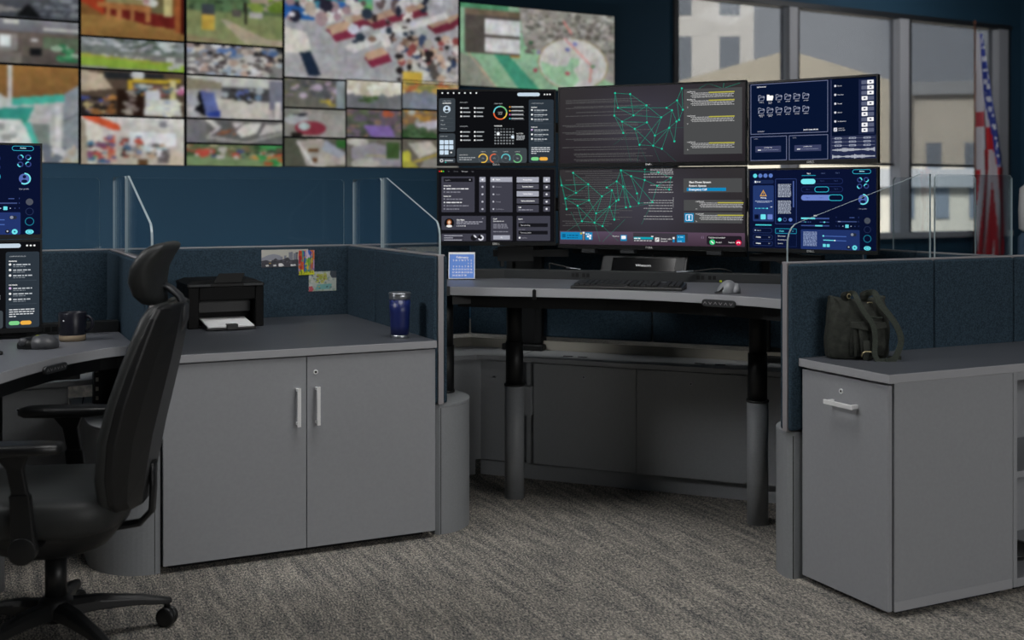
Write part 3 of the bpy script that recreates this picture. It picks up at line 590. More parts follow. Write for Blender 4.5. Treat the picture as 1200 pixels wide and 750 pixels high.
# left divider of the near cabinet (x 1.66) and the one by the chair (x 0.60); both run from y 4.07 back to y 5.16
divider('divider_panel', 1.085, (1.66, 4.07), PI/2, 'blue fabric divider right of the wide cabinet, with the tumbler in front of it', seams=(0.69,))
divider('divider_panel', 1.085, (0.60, 4.07), PI/2, 'blue fabric divider between the mug desk and the printer counter', seams=(0.69,))
divider('divider_panel', 1.35, (2.512, 3.10), 0, 'blue fabric divider behind the olive backpack', seams=(0.655, 1.056))
glass('glass_screen', sail(), (1.66, 4.07, PT), PI/2, 'clear glass screen with a sloping front edge, on the divider right of the tumbler')
glass('glass_screen', pane(0.40), (1.66, 4.75, PT), PI/2, 'narrow clear glass screen at the back end of the divider right of the tumbler')
glass('glass_screen', sail(), (0.60, 4.07, PT), PI/2, 'clear glass screen with a sloping bright edge, right above the chair headrest')
glass('glass_screen', pane(0.40), (0.60, 4.75, PT), PI/2, 'narrow clear glass screen behind the one above the chair headrest')
glass('glass_screen', sail(), (2.512, 3.10, PT), 0, 'clear glass screen with a sloping edge, rising above the backpack divider')
glass('glass_screen', pane(0.40), (3.19, 3.10, PT), 0, 'clear glass screen in front of the flag, on the backpack divider')
# back runs
YB = 5.188
divider('divider_panel', 2.1, (-1.50, YB), 0, 'blue fabric divider behind the mug desk, on the left', z0=0.60)
divider('divider_panel', 1.06, (0.60, YB), 0, 'blue fabric divider behind the printer with pinned postcards', z0=0.10)
divider('divider_panel', 0.60, (1.66, YB), 0, 'short blue fabric divider behind the blue calendar', z0=0.62)
TD = Vector((0.665, -0.747, 0)).normalized(); TN = Vector((TD.y, -TD.x, 0))   # TN points at the operator
TA = math.atan2(TD.y, TD.x)
D0 = Vector((2.28, YB, 0))
divider('divider_panel', 1.85, D0, TA, 'long blue fabric divider running behind the six monitors', seams=(0.92,), z0=0.62)
D1 = D0+TD*1.87
divider('divider_panel', abs(D1.y-3.13), (D1.x+0.01, 3.13), PI/2, 'blue fabric divider joining the backpack divider from behind', z0=0.10)
glass('glass_screen', pane(1.65), (-1.10, YB, PT), 0, 'wide clear glass screen behind the left monitors')
glass('glass_screen', pane(1.00), (0.63, YB, PT), 0, 'wide clear glass screen above the pinned postcards')
glass('glass_screen', pane(0.60), (1.67, YB, PT), 0, 'clear glass screen at the left of the six monitors')
glass('glass_screen', pane(0.44), (D1.x+0.01, 3.22, PT), PI/2, 'clear glass screen right of the six monitors, before the window')

# curved end posts
def post(cx, cy, rx, ry, a0, sgn, label, corner, zt=0.495, seam=(0, 0)):
    """quarter ellipse plus straight back; local coords via world"""
    t = thing('end_post', (corner[0], corner[1], 0), 0, label, 'post', 'rounded grey end posts')
    def outline(k):
        return [(corner[0]+(p[0]-corner[0])*k, corner[1]+(p[1]-corner[1])*k) for p in a0]
    mb = MB(); mb.prism(outline(0.995), 0.0, zt-0.012, 0, smooth=False); ob = mb.build('cover', M_post, t)
    mb = MB(); mb.prism(outline(1.0), zt-0.012, zt, 0); mb.build('top_plate', M_post, t, bevel=0.002)
    mb = MB(); sx, sy = seam; mb.box(sx-0.001, sx+0.001, sy-0.001, sy+0.001, 0.002, zt-0.013); mb.build('seam', M_gap, t)
    return t
def quarter(c, rx, ry, a_from, a_to, extra, n=18):
    p = [(c[0]+rx*math.cos(math.radians(a_from+(a_to-a_from)*k/n)), c[1]+ry*math.sin(math.radians(a_from+(a_to-a_from)*k/n))) for k in range(n+1)]
    return p+extra
pm = quarter((1.665, 4.30), 0.19, 0.225, -90, 0, [(1.855, 4.52), (1.640, 4.52), (1.640, 4.085), (1.655, 4.072)])
post(0, 0, 0, 0, pm, 1, 'rounded grey end post right of the wide two-door cabinet', (1.66, 4.08), seam=(1.660, 4.0735))
pl = quarter((0.60, 4.30), 0.19, 0.235, -90, -180, [(0.41, 4.52), (0.625, 4.52), (0.625, 4.068)])
post(0, 0, 0, 0, list(reversed(pl)), 1, 'rounded grey end post behind the office chair', (0.60, 4.07), seam=(0.606, 4.0655))
pr_ = quarter((2.75, 3.10), 0.228, 0.19, 180, 90, [(2.95, 3.29), (2.95, 3.078), (2.535, 3.078)])
post(0, 0, 0, 0, list(reversed(pr_)), 1, 'rounded grey end post left of the drawer cabinet', (2.52, 3.09), seam=(2.533, 3.0805))
# seam strips of the posts are modelled as thin grooves
def groove(x, y, dx, dy): 
    mb = MB(); mb.box(x-0.0015-abs(dx), x+0.0015+abs(dx), y-0.0015-abs(dy), y+0.0015+abs(dy), 0.002, 0.484); return mb

# ================================================================== WIDE CABINET with counter (left)
KF = 4.05
t = thing('storage_cabinet', (1.13, 4.4, 0), 0, 'wide grey two-door cabinet under the printer counter', 'cabinet')
mb = MB(); mb.box(0.632, 1.628, KF+0.02, 4.66, 0.024, 0.716); mb.build('body', M_front, t, bevel=0.001)
mb = MB(); mb.box(0.66, 1.60, KF+0.06, 4.60, 0.0, 0.024); mb.build('plinth', M_gap, t)
def lock(cx, cz, face, n, parent, r=0.0085, ring=M_chrome):
    """n: 'y-' or 'x-' or a world unit vector"""
    mb = MB(); a = [Vector(face)+Vector((0, 0, 0))]
    n = Vector(n); up = Vector((0, 0, 1)); s = n.cross(up)
    c = Vector(face)
    def ringp(rr, off): return [c+n*off+s*(rr*math.cos(2*PI*i/16))+up*(rr*math.sin(2*PI*i/16)) for i in range(16)]
    mb.loft([ringp(r, -0.001), ringp(r, 0.003), ringp(r*0.55, 0.0032)], 0, smooth=False)
    q = mb.build('lock', ring, parent); mb = MB()
    mb.loft([ringp(r*0.5, 0.0033), ringp(r*0.45, 0.0038)], 0, smooth=False); mb.build('keyhole', M_gap, q)
    return q
for i, (a, b) in enumerate(((0.632, 1.1295), (1.1325, 1.628))):
    mb = MB(); mb.box(a, b, KF, KF+0.019, 0.026, 0.712); d = mb.build('door', M_front, t, bevel=0.001)
    hx = 1.096 if i == 0 else 1.167
    mb = MB(); mb.box(hx-0.006, hx+0.006, KF-0.034, KF-0.026, 0.468, 0.606); mb.box(hx-0.005, hx+0.005, KF-0.027, KF, 0.472, 0.482); mb.box(hx-0.005, hx+0.005, KF-0.027, KF, 0.592, 0.602)
    h = mb.build('handle', M_chrome, d, bevel=0.001); h['label'] = 'chrome bar handle'
    if i == 1: lock(0, 0, (1.164, KF, 0.656), (0, -1, 0), d)
mb = MB(); mb.box(0.628, 1.632, 4.042, 5.155, 0.717, 0.745, 0, top=1)
o = mb.build('countertop', [M_edge, M_top], bevel=0.0015); tag(o, 'dark grey countertop carrying the printer and tumbler', 'countertop')

# ================================================================== DRAWER CABINET with counter (right)
t = thing('drawer_cabinet', (2.82, 2.87, 0), 0, 'grey drawer cabinet with a chrome handle under the backpack', 'cabinet')
mb = MB(); mb.box(2.578, 3.085, 2.662, 3.065, 0.018, 0.716); mb.build('body', M_front, t, bevel=0.0008)
mb = MB(); mb.box(2.61, 3.06, 2.69, 3.04, 0.0, 0.018); mb.build('plinth', M_gap, t)
mb = MB(); mb.box(2.576, 3.080, 2.6605, 2.6625, 0.018, 0.048); mb.build('bottom_rail', M_edge, t)
mb = MB(); mb.box(2.556, 2.574, 2.668, 3.062, 0.018, 0.709); d = mb.build('drawer', M_front, t, bevel=0.0015)
mb = MB(); mb.box(2.522, 2.530, 2.79, 2.92, 0.618, 0.632); mb.box(2.53, 2.556, 2.795, 2.805, 0.619, 0.631); mb.box(2.53, 2.556, 2.905, 2.915, 0.619, 0.631)
h = mb.build('handle', M_chrome, d, bevel=0.001); h['label'] = 'chrome bar handle'
lock(0, 0, (2.556, 2.872, 0.663), (-1, 0, 0), d)
t = thing('shelf_unit', (3.5, 2.87, 0), 0, 'open grey shelf unit at the right edge, right of the drawer cabinet', 'shelf')
for xa_, xb_ in ((3.087, 3.105), (4.20, 4.218)):
    mb = MB(); mb.box(xa_, xb_, 2.662, 3.062, 0.018, 0.716); mb.build('side_panel', M_front, t, bevel=0.0008)
mb = MB(); mb.box(3.105, 4.20, 2.662, 3.062, 0.018, 0.046); mb.build('bottom_panel', M_front, t)
mb = MB(); mb.box(3.105, 4.20, 3.045, 3.062, 0.046, 0.716); mb.build('back_panel', M_front, t)
mb = MB(); mb.box(3.105, 4.20, 2.666, 3.044, 0.372, 0.392); mb.build('shelf', M_front, t)
mb = MB(); mb.box(3.105, 4.20, 2.662, 2.68, 0.690, 0.716); mb.build('top_rail', M_front, t)
mb = MB(); mb.box(3.12, 4.19, 2.69, 3.04, 0.0, 0.018); mb.build('plinth', M_gap, t)
# black tray lying on the bottom shelf
mb = MB(); mb.lathe([(0, 0.047), (0.075, 0.047), (0.11, 0.068), (0.115, 0.075), (0.105, 0.072), (0.07, 0.053), (0, 0.053)], 3.27, 2.86, 28)
o = mb.build('dish', M_plast); tag(o, 'black round dish on the bottom of the open shelf unit', 'dish')
mb = MB(); mb.box(2.548, 4.25, 2.655, 3.072, 0.717, 0.745, 0, top=1)
o = mb.build('countertop', [M_edge, M_top], bevel=0.0015); tag(o, 'dark grey countertop carrying the olive backpack', 'countertop')

# ================================================================== CREDENZA behind the centre desk
CT = 0.56
t = thing('credenza', (2.9, 4.45, 0), 0, 'long low grey credenza with lockable doors under the centre desk', 'cabinet')
def tp(s, n, z=0.0, o=Vector((2.176, 4.865, 0))):   # s along the diagonal, n towards the operator
    return o+TD*s+TN*n+Vector((0, 0, z))
def dprism(mb, s0, s1, n0, n1, z0, z1, mi=0, top=None):
    q = [tp(s0, n0), tp(s1, n0), tp(s1, n1), tp(s0, n1)]; mb.prism([(p.x, p.y) for p in q], z0, z1, mi, top)
SL = 1.62
mb = MB(); dprism(mb, 0.0, 0.185, -0.30, -0.012, 0.075, CT-0.02); dprism(mb, 0.225, SL, -0.30, -0.020, 0.075, CT-0.02); dprism(mb, 0.185, 0.225, -0.30, -0.06, 0.075, CT-0.02)
mb.build('body', M_cred, t, bevel=0.001)
mb = MB(); q0 = tp(0.0, -0.012); q1 = tp(0.02, -0.28); mb.prism([(1.70, 4.875), (q0.x, q0.y), (q1.x, q1.y), (1.70, 5.15)], 0.075, CT-0.02); mb.build('side_panel', M_cred, t)
mb = MB(); dprism(mb, -0.01, SL, -0.28, -0.035, 0.0, 0.075); mb.box(1.70, 2.17, 4.90, 5.14, 0.0, 0.075); mb.build('plinth', M_cred, t)
mb = MB(); a = tp(0, 0.012); b = tp(SL, 0.012); c_ = tp(SL, -0.42); d_ = tp(0.02, -0.42)
mb.prism([(1.69, 4.862), (a.x-0.006, 4.862), (b.x, b.y), (c_.x, c_.y), (2.30, 5.158), (1.69, 5.158)], CT-0.02, CT, 0); mb.build('top_panel', M_cred, t, bevel=0.001)
mb = MB(); dprism(mb, 0.185, 0.187, -0.3, 0.014, CT, CT+0.0012); dprism(mb, 1.285, 1.288, -0.3, 0.014, CT, CT+0.0012); mb.build('top_seam', M_gap, t)
s_d = [0.265, 0.752, 1.235]
for i, (a, b) in enumerate(((0.267, 0.750), (0.753, 1.236), (1.240, 1.60))):
    mb = MB(); dprism(mb, a, b, -0.020, -0.002, 0.078, CT-0.026); d = mb.build('door', M_cred, t, bevel=0.001)
    if i < 2: lock(0, 0, tp((a+b)/2, -0.002, CT-0.075), TN, d, r=0.0075, ring=M_steel)
lock(0, 0, tp(0.07, -0.012, CT-0.10), TN, t, r=0.0065, ring=M_steel)
for s in (0.40, 0.47, 1.01, 1.10):
    mb = MB(); dprism(mb, s-0.022, s+0.022, -0.105, -0.09, CT, CT+0.002); mb.build('cable_grommet', M_gap, t)
mb = MB(); dprism(mb, 0.20, 0.262, -0.10, 0.02, 0.30, 0.43); mb.build('cable_box', M_cred, t, bevel=0.001)
# beige rail where panels meet the credenza
mb = MB(); mb.box(1.70, 2.265, 5.150, 5.160, CT+0.002, CT+0.045); 
q = [D0+TN*0.03+TD*0.0, D0+TN*0.03+TD*1.80, D0+TN*0.04+TD*1.80, D0+TN*0.04]
mb.prism([(p.x, p.y) for p in q], CT+0.002, CT+0.045); o = mb.build('wall_rail', M_beige); tag(o, 'pale beige rail along the top of the credenza behind the centre desk', 'rail')

# ---- left station: straight credenza
t = thing('credenza', (-0.3, 5.0, 0), 0, 'low grey credenza under the mug desk on the left', 'cabinet')
mb = MB(); mb.box(-1.2, 0.395, 4.875, 5.15, 0.075, CT-0.02); mb.box(-1.2, 0.39, 4.90, 5.14, 0.0, 0.075); mb.build('body', M_cred, t)
mb = MB(); mb.box(-1.2, 0.57, 4.855, 5.158, CT-0.02, CT); mb.build('top_panel', M_cred, t, bevel=0.001)
for a, b in ((-0.34, 0.026), (0.030, 0.392)):
    mb = MB(); mb.box(a, b, 4.862, 4.876, 0.078, CT-0.026); d = mb.build('door', M_cred, t, bevel=0.001)
    lock(0, 0, ((a+b)/2, 4.862, CT-0.10), (0, -1, 0), d, r=0.0075, ring=M_steel)
t = thing('side_cabinet', (0.48, 4.7, 0), 0, 'small low grey cabinet against the divider, behind the office chair', 'cabinet')
mb = MB(); mb.box(0.400, 0.572, 4.53, 4.85, 0.0, 0.475); mb.build('body', M_cred, t)
mb = MB(); mb.box(0.396, 0.574, 4.525, 4.852, 0.475, 0.495); mb.build('top_panel', M_cred, t)
mb = MB(); mb.prism([(0.410, 4.53), (0.414, 4.53), (0.452, 4.84), (0.448, 4.84)], 0.495, 0.4965); mb.build('top_seam', M_gap, t)

# ================================================================== CENTRE DESK
DZ = 0.935
front = [(1.745, 4.185), (1.86, 4.085), (1.98, 3.985), (2.10, 3.885), (2.20, 3.795), (2.29, 3.69), (2.36, 3.59), (2.43, 3.48), (2.485, 3.37), (2.530, 3.26), (2.556, 3.150)]
back = [(3.06, 3.150), (3.02, 3.70), (2.84, 3.885), (2.57, 4.13), (2.31, 4.38), (2.14, 4.53), (1.99, 4.58), (1.745, 4.60)]
t = thing('standing_desk', (2.3, 4.0, 0), 0, 'curved grey standing desk on three legs below the six monitors', 'desk')
mb = MB(); mb.prism(front+back, DZ-0.034, DZ, 0, top=1); mb.build('desktop', [M_edge, M_desk], t, bevel=0.002)
inset = [(p[0]+0.055, p[1]+0.05) for p in front]; outer = [(p[0]+0.085, p[1]+0.078) for p in front]
mb = MB(); mb.prism(inset+list(reversed(outer)), DZ-0.085, DZ-0.036); mb.build('frame_beam', M_black, t)
for q_ in ((1.76, 1.84, 4.20, 4.56, DZ-0.072, DZ-0.036), (2.62, 3.00, 3.20, 3.28, DZ-0.072, DZ-0.036), (2.60, 3.00, 3.55, 3.63, DZ-0.06, DZ-0.036)):
    mb = MB(); mb.box(*q_); mb.build('support_bracket', M_black, t)
def desk_leg(x, y, zg, parent, z0=0.0):
    mb = MB()
    if zg > z0: mb.cyl(x, y, z0, zg, 0.0415, mi=1); mb.cyl(x, y, zg, zg+0.008, 0.0445, mi=0)
    else: mb.cyl(x, y, zg, zg+0.008, 0.040, mi=0)
    mb.cyl(x, y, zg, zg+0.19, 0.0375); mb.cyl(x, y, zg+0.19, DZ-0.04, 0.0335)
    o = mb.build('leg', [M_black, M_post], parent); return o
desk_leg(2.153, 4.412+0.035, 0.480, t); desk_leg(2.845, 3.675, 0.480, t)
desk_leg(1.785, 4.335, 0.4965, t, z0=0.4965)
mb = MB(); mb.box(1.726, 1.7445, 4.186, 4.56, DZ-0.036, DZ+0.001); mb.build('edge_cap', M_plast, t)
# trough at the back with sockets
tr_f = [(1.745, 4.606), (1.995, 4.586), (2.147, 4.536), (2.315, 4.388), (2.575, 4.138), (2.845, 3.892), (3.026, 3.706), (3.066, 3.156)]
mb = MB()
tb = [(p[0]+0.04, p[1]+0.045) for p in tr_f]; tb[0] = (1.745, 4.66)
mb.prism(tr_f+list(reversed(tb)), DZ-0.02, DZ+0.038); tr = mb.build('cable_trough', M_trough, t, bevel=0.002)
def socket(px_, py_, kind=0):
    P = pz(px_, py_+3.0, DZ+0.018)
    # put it on the nearest trough front segment
    best = None
    for a, b in zip(tr_f[:-1], tr_f[1:]):
        a, b = Vector(a), Vector(b); d = b-a; k = max(0, min(1, (P.to_2d()-a).dot(d)/d.dot(d))); q = a+d*k
        if best is None or (q-P.to_2d()).length < best[0]: best = ((q-P.to_2d()).length, q, d.normalized())
    _, q, d = best; n = Vector((d.y, -d.x))
    if n.dot(Vector((-1, -1))) < 0: n = -n
    mb = MB()
    for k in (-1, 1):
        c = q+d*(0.009*k); e = d*0.0065
        mb.extr([(c.x-e.x, c.y-e.y, DZ+0.011), (c.x+e.x, c.y+e.y, DZ+0.011), (c.x+e.x, c.y+e.y, DZ+0.027), (c.x-e.x, c.y-e.y, DZ+0.027)], (n.x*0.002, n.y*0.002, 0))
    o = mb.build('socket', M_gap, tr); return q, n
for ux in (664, 678, 822, 836): socket(ux, 322)
# up/down control pill on the front edge
def pill(p, d, n, L, label_parent, glyph_n, H=0.026, lb=None):
    """p centre of the back face, d along, n outwards"""
    p, d, n = Vector(p), Vector(d).normalized(), Vector(n).normalized(); up = Vector((0, 0, 1)); r = H/2; pts = []
    for cx, a in ((L/2-r, -90), (-L/2+r, 90)):
        for k in range(9): th = math.radians(a+22.5*k); pts.append(p+d*(cx+r*math.cos(th))+up*(r*math.sin(th)))
    mb = MB(); mb.extr(pts, n*0.012, 0); o = mb.build('control_pad', M_dgrey, label_parent, bevel=0.002)
    mb = MB()
    for i in range(glyph_n):
        c = p+n*0.0125+d*((i-(glyph_n-1)/2)*(L-0.03)/(glyph_n-1)); s = 1 if i % 2 == 0 else -1
        for k in (-1, 1):
            a0 = c+up*(0.004*s); b0 = c+d*(0.006*k)-up*(0.004*s)
            mb.face([a0+up*0.0014, b0+up*0.0014, b0-up*0.0014, a0-up*0.0014])
    mb.build('arrows', M_alu, o); return o
fa, fb = Vector((*front[7], 0)), Vector((*front[9], 0)); fd = (fb-fa).normalized(); fnn = Vector((fd.y, -fd.x, 0))
pc_ = pz(830, 356, DZ-0.026)
mid = fa+fd*((Vector((pc_.x, pc_.y, 0))-fa).dot(fd)); mid.z = DZ-0.030
pill(mid+fnn*0.002, fd, fnn, 0.135, t, 6)
# small black clip on the edge
fa, fb = Vector((*front[1], 0)), Vector((*front[2], 0)); fd = (fb-fa).normalized(); fnn = Vector((fd.y, -fd.x, 0)); cl = pz(617, 341, DZ)
mid = fa+fd*((Vector((cl.x, cl.y, 0))-fa).dot(fd)); mb = MB(); pts = []
for k in range(9): th = math.radians(22.5*k); pts.append(mid+fd*(0.007*math.cos(th))+Vector((0, 0, DZ-0.010+0.007*math.sin(th))))
pts += [mid-fd*0.007+Vector((0, 0, DZ-0.044)), mid+fd*0.007+Vector((0, 0, DZ-0.044))]
mb.extr(pts, fnn*0.006); mb.build('edge_clip', M_plast, t)

# monitor support columns standing on the credenza, and the black cross rail
def column(px_, py_, label, wdt=0.17):
    P = pz(px_, py_, CT); t = thing('lift_column', P, TA, label, 'column', 'black lift columns behind the monitors')
    mb = MB(); mb.box(-wdt/2-0.02, wdt/2+0.02, -0.06, 0.07, 0, 0.03); mb.build('foot', M_black, t, local=True, bevel=0.006)
    mb = MB(); mb.box(-wdt/2, wdt/2, -0.02, 0.05, 0.03, 0.82); mb.box(-wdt/2-0.006, -wdt/2+0.03, -0.035, 0.0, 0.03, 0.55); mb.box(wdt/2-0.03, wdt/2+0.006, -0.035, 0.0, 0.03, 0.55); mb.build('upright', M_black, t, local=True, bevel=0.004)
    return P
c1 = column(617, 409, 'black lift column standing on the credenza behind the left desk leg'); c2 = column(912, 424, 'black lift column standing on the credenza behind the right desk leg', 0.12)

# ================================================================== MONITORS
def scr_TL(W, H):
    r = random.Random(1); c = Canvas(W, H, 75, 1100, 121, 765); K = '0F1013'; c.rect(75, 121, 1100, 765, K, 0)
    for x in (110, 160, 210, 260, 310, 360, 411): c.disc(x, 137, 8, 'E8E8E8', 1, n=6)
    c.rr(772, 134, 972, 166, 'C4D4E2', 16); 
    for x in (1013, 1037, 1061): c.disc(x, 150, 7, 'E8E8E8', 1)
    P = '3A4147'
    c.rr(80, 184, 224, 486, P, 16); c.text(150, 214, 'LOREM IPSUM', 9, 'A8B0B6', 'c'); c.text(150, 233, 'DASHBOARD', 9, 'FFFFFF', 'c', bold=1.5)
    c.disc(150, 283, 33, 'C4D4E2', 1.5, n=24); c.disc(150, 272, 11, '20262B', 2); c.disc(150, 300, 18, '20262B', 2, ry=10)
    for y, s in ((351, 'My account'), (388, 'Profile'), (424, 'Messages'), (461, 'Notifications')): c.text(97, y, s, 8, 'C8CED2'); c.line(95, y+14, 200, y+14, '555D63', 1.5, 1.5)
    c.rr(80, 500, 224, 710, P, 16); c.text(92, 530, 'QUICK LINKS', 8, 'C8CED2')
    for i in range(9):
        x, y = 105+(i % 3)*42, 580+(i//3)*46
        if i < 8: c.rr(x-18, y-19, x+18, y+19, 'C9DCEC', 4, 1.5)
        else: c.disc(x, y, 8, 'E0E0E0', 1.5)
    c.rr(80, 722, 224, 765, P, 10); c.ring(104, 745, 14, 5, 'E8E8E8', l=1.5); c.rr(130, 738, 205, 750, 'A8AEB4', 3, 1.5); c.disc(140, 760, 6, '3FC0B0', 2)
    for y0 in (0, 215):
        c.text(265, 226+y0, 'HIGHLIGHTS', 9, 'B0B4B8')
        for y in (272, 309, 346):
            for x in (277, 397):
                c.rect(x-7, y-7+y0, x+7, y+7+y0, 'F0F0F0', 1); c.rect(x+15, y-4+y0, x+15+r.uniform(50, 72), y+5+y0, 'AEB2B6', 1)
    c.text(568, 237, 'LOREM IPSUM', 9, 'B8BCC0')
    for a0, a1, k in ((-90, 0, '6ED0D8'), (0, 90, '7CC88A'), (90, 150, 'F0C850'), (150, 270, 'E8683C')): c.ring(622, 315, 62, 10, k, a0, a1)
    c.text(622, 316, 'LOREM', 9, 'D0D0D0', 'c'); c.text(622, 332, 'IPSUM', 9, 'D0D0D0', 'c')
    for y, k in ((262, 'E89A3C'), (297, 'E8A03C'), (331, 'C85AB0'), (367, '30B8C0')):
        c.disc(707, y, 7, k, 1); c.rect(720, y-5, 826, y+2, 'C8CACC', 1); c.rect(720, y+8, 836, y+11, '70757A', 1)
    c.text(568, 438, 'CALENDAR', 10, 'F0F0F0', bold=1)
    for j in range(6):
        for i in range(7): c.rect(571+i*26, 455+j*26, 585+i*26, 467+j*26, '8A8E92' if j else '55595D', 1)
    c.rect(592, 492, 616, 518, 'F2F6FA', 2); c.rect(720, 520, 744, 546, 'D8E6F2', 2)
    c.text(766, 506, 'REMINDER', 9, 'F0F0F0'); 
    for y in (525, 537, 548, 559): c.words(766, y, 72, 6, 'B8BCC0', r)
    c.rr(240, 632, 856, 765, '3F464B', 16); c.text(260, 698, 'PERFORMANCE', 8, 'E0E0E0'); c.words(260, 722, 140, 7, 'B0B4B8', r); c.words(260, 740, 110, 7, 'B0B4B8', r)
    for x, k, a0, a1 in ((470, 'EFC24C', -80, 200), (570, 'E06A44', -170, 20), (671, '62C4CC', -90, 120), (773, '72BE84', -20, 240)):
        c.text(x, 668, 'LOREM IPS', 7, 'C8C8C8', 'c'); c.ring(x, 724, 40, 4, '5A6166', l=1.4); c.ring(x, 724, 42, 9, k, a0, a1, l=1.8); c.text(x, 729, '75%', 9, 'B0B4B8', 'c')
    c.rr(874, 196, 1094, 765, '2D363F', 14); c.text(898, 234, 'LOREM IPSUM DOLOR', 8, 'B8BEC4')
    for y0, s in ((270, 'PRIORITIES'), (448, 'ON TRACK')):
        c.text(894, y0, s, 8, 'FFFFFF', bold=1)
        for k in range(3): y = y0+20+k*41; c.disc(902, y, 9, 'F4F4F4' if (y0 == 270 or k) else 'D8B8E8', 1.5, n=6); c.words(922, y+6, 124, 8, 'C0C6CC', r); c.words(922, y+20, 80, 6, '7A828A', r)
    c.line(895, 412, 1075, 412, '4A545E', 2, 1.5); c.line(895, 588, 1075, 588, '4A545E', 2, 1.5)
    for k in range(4): c.words(896, 632+k*17, 165 if k < 3 else 44, 7, 'D8DCE0', r)
    c.rr(894, 714, 964, 744, '7ED08A', 15, 1.5); c.rr(968, 714, 1042, 744, 'EEB048', 15, 1.5)
    return c
def scr_BL(W, H):
    r = random.Random(2); c = Canvas(W, H, 62, 1008, 48, 662); c.rect(62, 48, 1008, 662, '121216', 0); P = '3F3F4A'; Q = 'A3A5B2'
    for x, k in ((72, 'E03030'), (88, 'E8C030'), (103, '40C040')): c.disc(x, 64, 6, k, 1)
    for x, s, k in ((140, 'File', '707078'), (188, 'Options', '707078'), (250, 'Workspace', 'D8D8DC'), (332, 'Help', '707078')): c.text(x, 69, s, 8, k)
    c.rr(88, 108, 358, 410, P, 6); c.rr(106, 122, 342, 154, '17171C', 4, 1.5); c.text(120, 144, 'Search...', 10, '9A9AA4'); c.ring(320, 137, 6, 2, 'C8C8D0', l=2)
    for y, s in ((191, 'Section title'), (279, 'Section title')): c.text(105, y, s, 9, 'FFFFFF', bold=1.5)
    for y, k, wd in ((211, 'E8E8EC', 180), (239, '8A8A96', 115), (299, '8A8A96', 140), (327, 'E8E8EC', 125), (355, '8A8A96', 180), (383, '8A8A96', 115)): c.disc(111, y, 6, k, 1.5); c.words(128, y+5, wd, 8, k, r)
    c.rr(395, 108, 448, 410, P, 5); c.rect(398, 114, 446, 154, Q, 1.5)
    c.rr(484, 108, 667, 410, P, 5); c.rect(487, 114, 664, 154, Q, 1.5); c.text(532, 139, 'Home', 10, 'FFFFFF', bold=1.5)
    for y, s in ((195, 'Favorites'), (259, 'People'), (321, 'Settings'), (384, 'Notifications')): c.disc(422, y, 9, 'B8B8C4', 1.5, n=6); c.disc(511, y, 8, 'B8B8C4', 1.5, n=6); c.text(533, y+5, s, 9, '9696A2')
    c.disc(422, 134, 9, 'F0F0F4', 2, n=6); c.disc(511, 134, 8, 'F0F0F4', 2, n=6)
    for y0, s, l in ((113, 'Primary Button', 1), (171, 'Secondary Button', 0), (232, 'Tertiary Button', 1), (292, 'Tab Secondary Button', 0)):
        c.rr(701, y0, 881, y0+45, Q if l else '4A4A55', 3); c.text(790, y0+27, s, 9, 'FFFFFF', 'c', bold=1.5)
    c.rr(701, 350, 881, 410, P, 3); c.text(716, 374, 'Link', 10, 'FFFFFF', bold=1); c.words(716, 394, 116, 7, '9696A2', r)
    for i in range(5): c.rr(918, 113+i*62, 972, 157+i*62, Q if i == 0 else '4A4A55', 3); c.disc(945, 135+i*62, 9, 'E4E4EA', 2, n=6)
    c.rr(88, 442, 450, 560, P, 6); c.disc(151, 502, 40, '0E0E12', 1.5, n=26); c.disc(151, 496, 20, '8A4A22', 2, ry=26); c.disc(151, 496, 12, 'E8C0A0', 2.3, ry=15); c.disc(151, 528, 24, 'F0EEEC', 2.2, ry=11)
    c.text(211, 480, 'User Name', 10, 'FFFFFF', bold=2); c.words(211, 496, 220, 7, 'A0A0AC', r); c.words(211, 511, 180, 7, 'A0A0AC', r)
    for i in range(6): c.disc(215+i*13, 527, 4, 'D0D0D8' if i < 5 else 'FFFFFF', 2)
    c.disc(425, 463, 4, 'A0A0AC', 2)
    c.rr(88, 592, 450, 655, P, 6); 
    for y, a in ((609, 260), (628, 180), (646, 255)): c.line(108, y, 268, y, '26262C', 5, 1.5); c.line(108, y, a, y, 'B8B8C4', 5, 1.8)
    for x, a in ((350, 90), (408, 250)): c.disc(x, 627, 25, '18181C', 1.5, n=24); c.ring(x, 627, 24, 12, 'D8D8E0', 0, a, l=2)
    c.rr(490, 442, 667, 652, P, 6); c.text(510, 472, 'Card', 10, 'FFFFFF', bold=2); c.text(510, 490, 'Description of card', 8, 'E8E8EC', bold=1)
    for y in (518, 532, 546, 579): c.words(510, y, 120, 7, '8A8A96', r)
    c.rect(510, 606, 646, 642, Q, 1.5); c.text(578, 629, 'Go', 10, 'FFFFFF', 'c')
    c.rr(701, 442, 974, 652, P, 6); c.text(716, 472, 'Inputs', 10, 'FFFFFF', bold=2); c.text(716, 497, 'Text Input', 8, '9696A2'); c.rect(716, 504, 954, 536, '17171C', 1.5); c.text(731, 525, 'Type something', 9, 'E0E0E4')
    c.text(716, 560, 'Select Menu', 8, '9696A2'); c.rect(716, 568, 954, 599, '17171C', 1.5); c.text(731, 588, 'Choose an option', 9, 'E0E0E4'); c.rect(718, 620, 732, 634, 'F0F0F4', 1.5); c.text(742, 632, 'Checkbox', 8, 'B0B0BA')
    return c
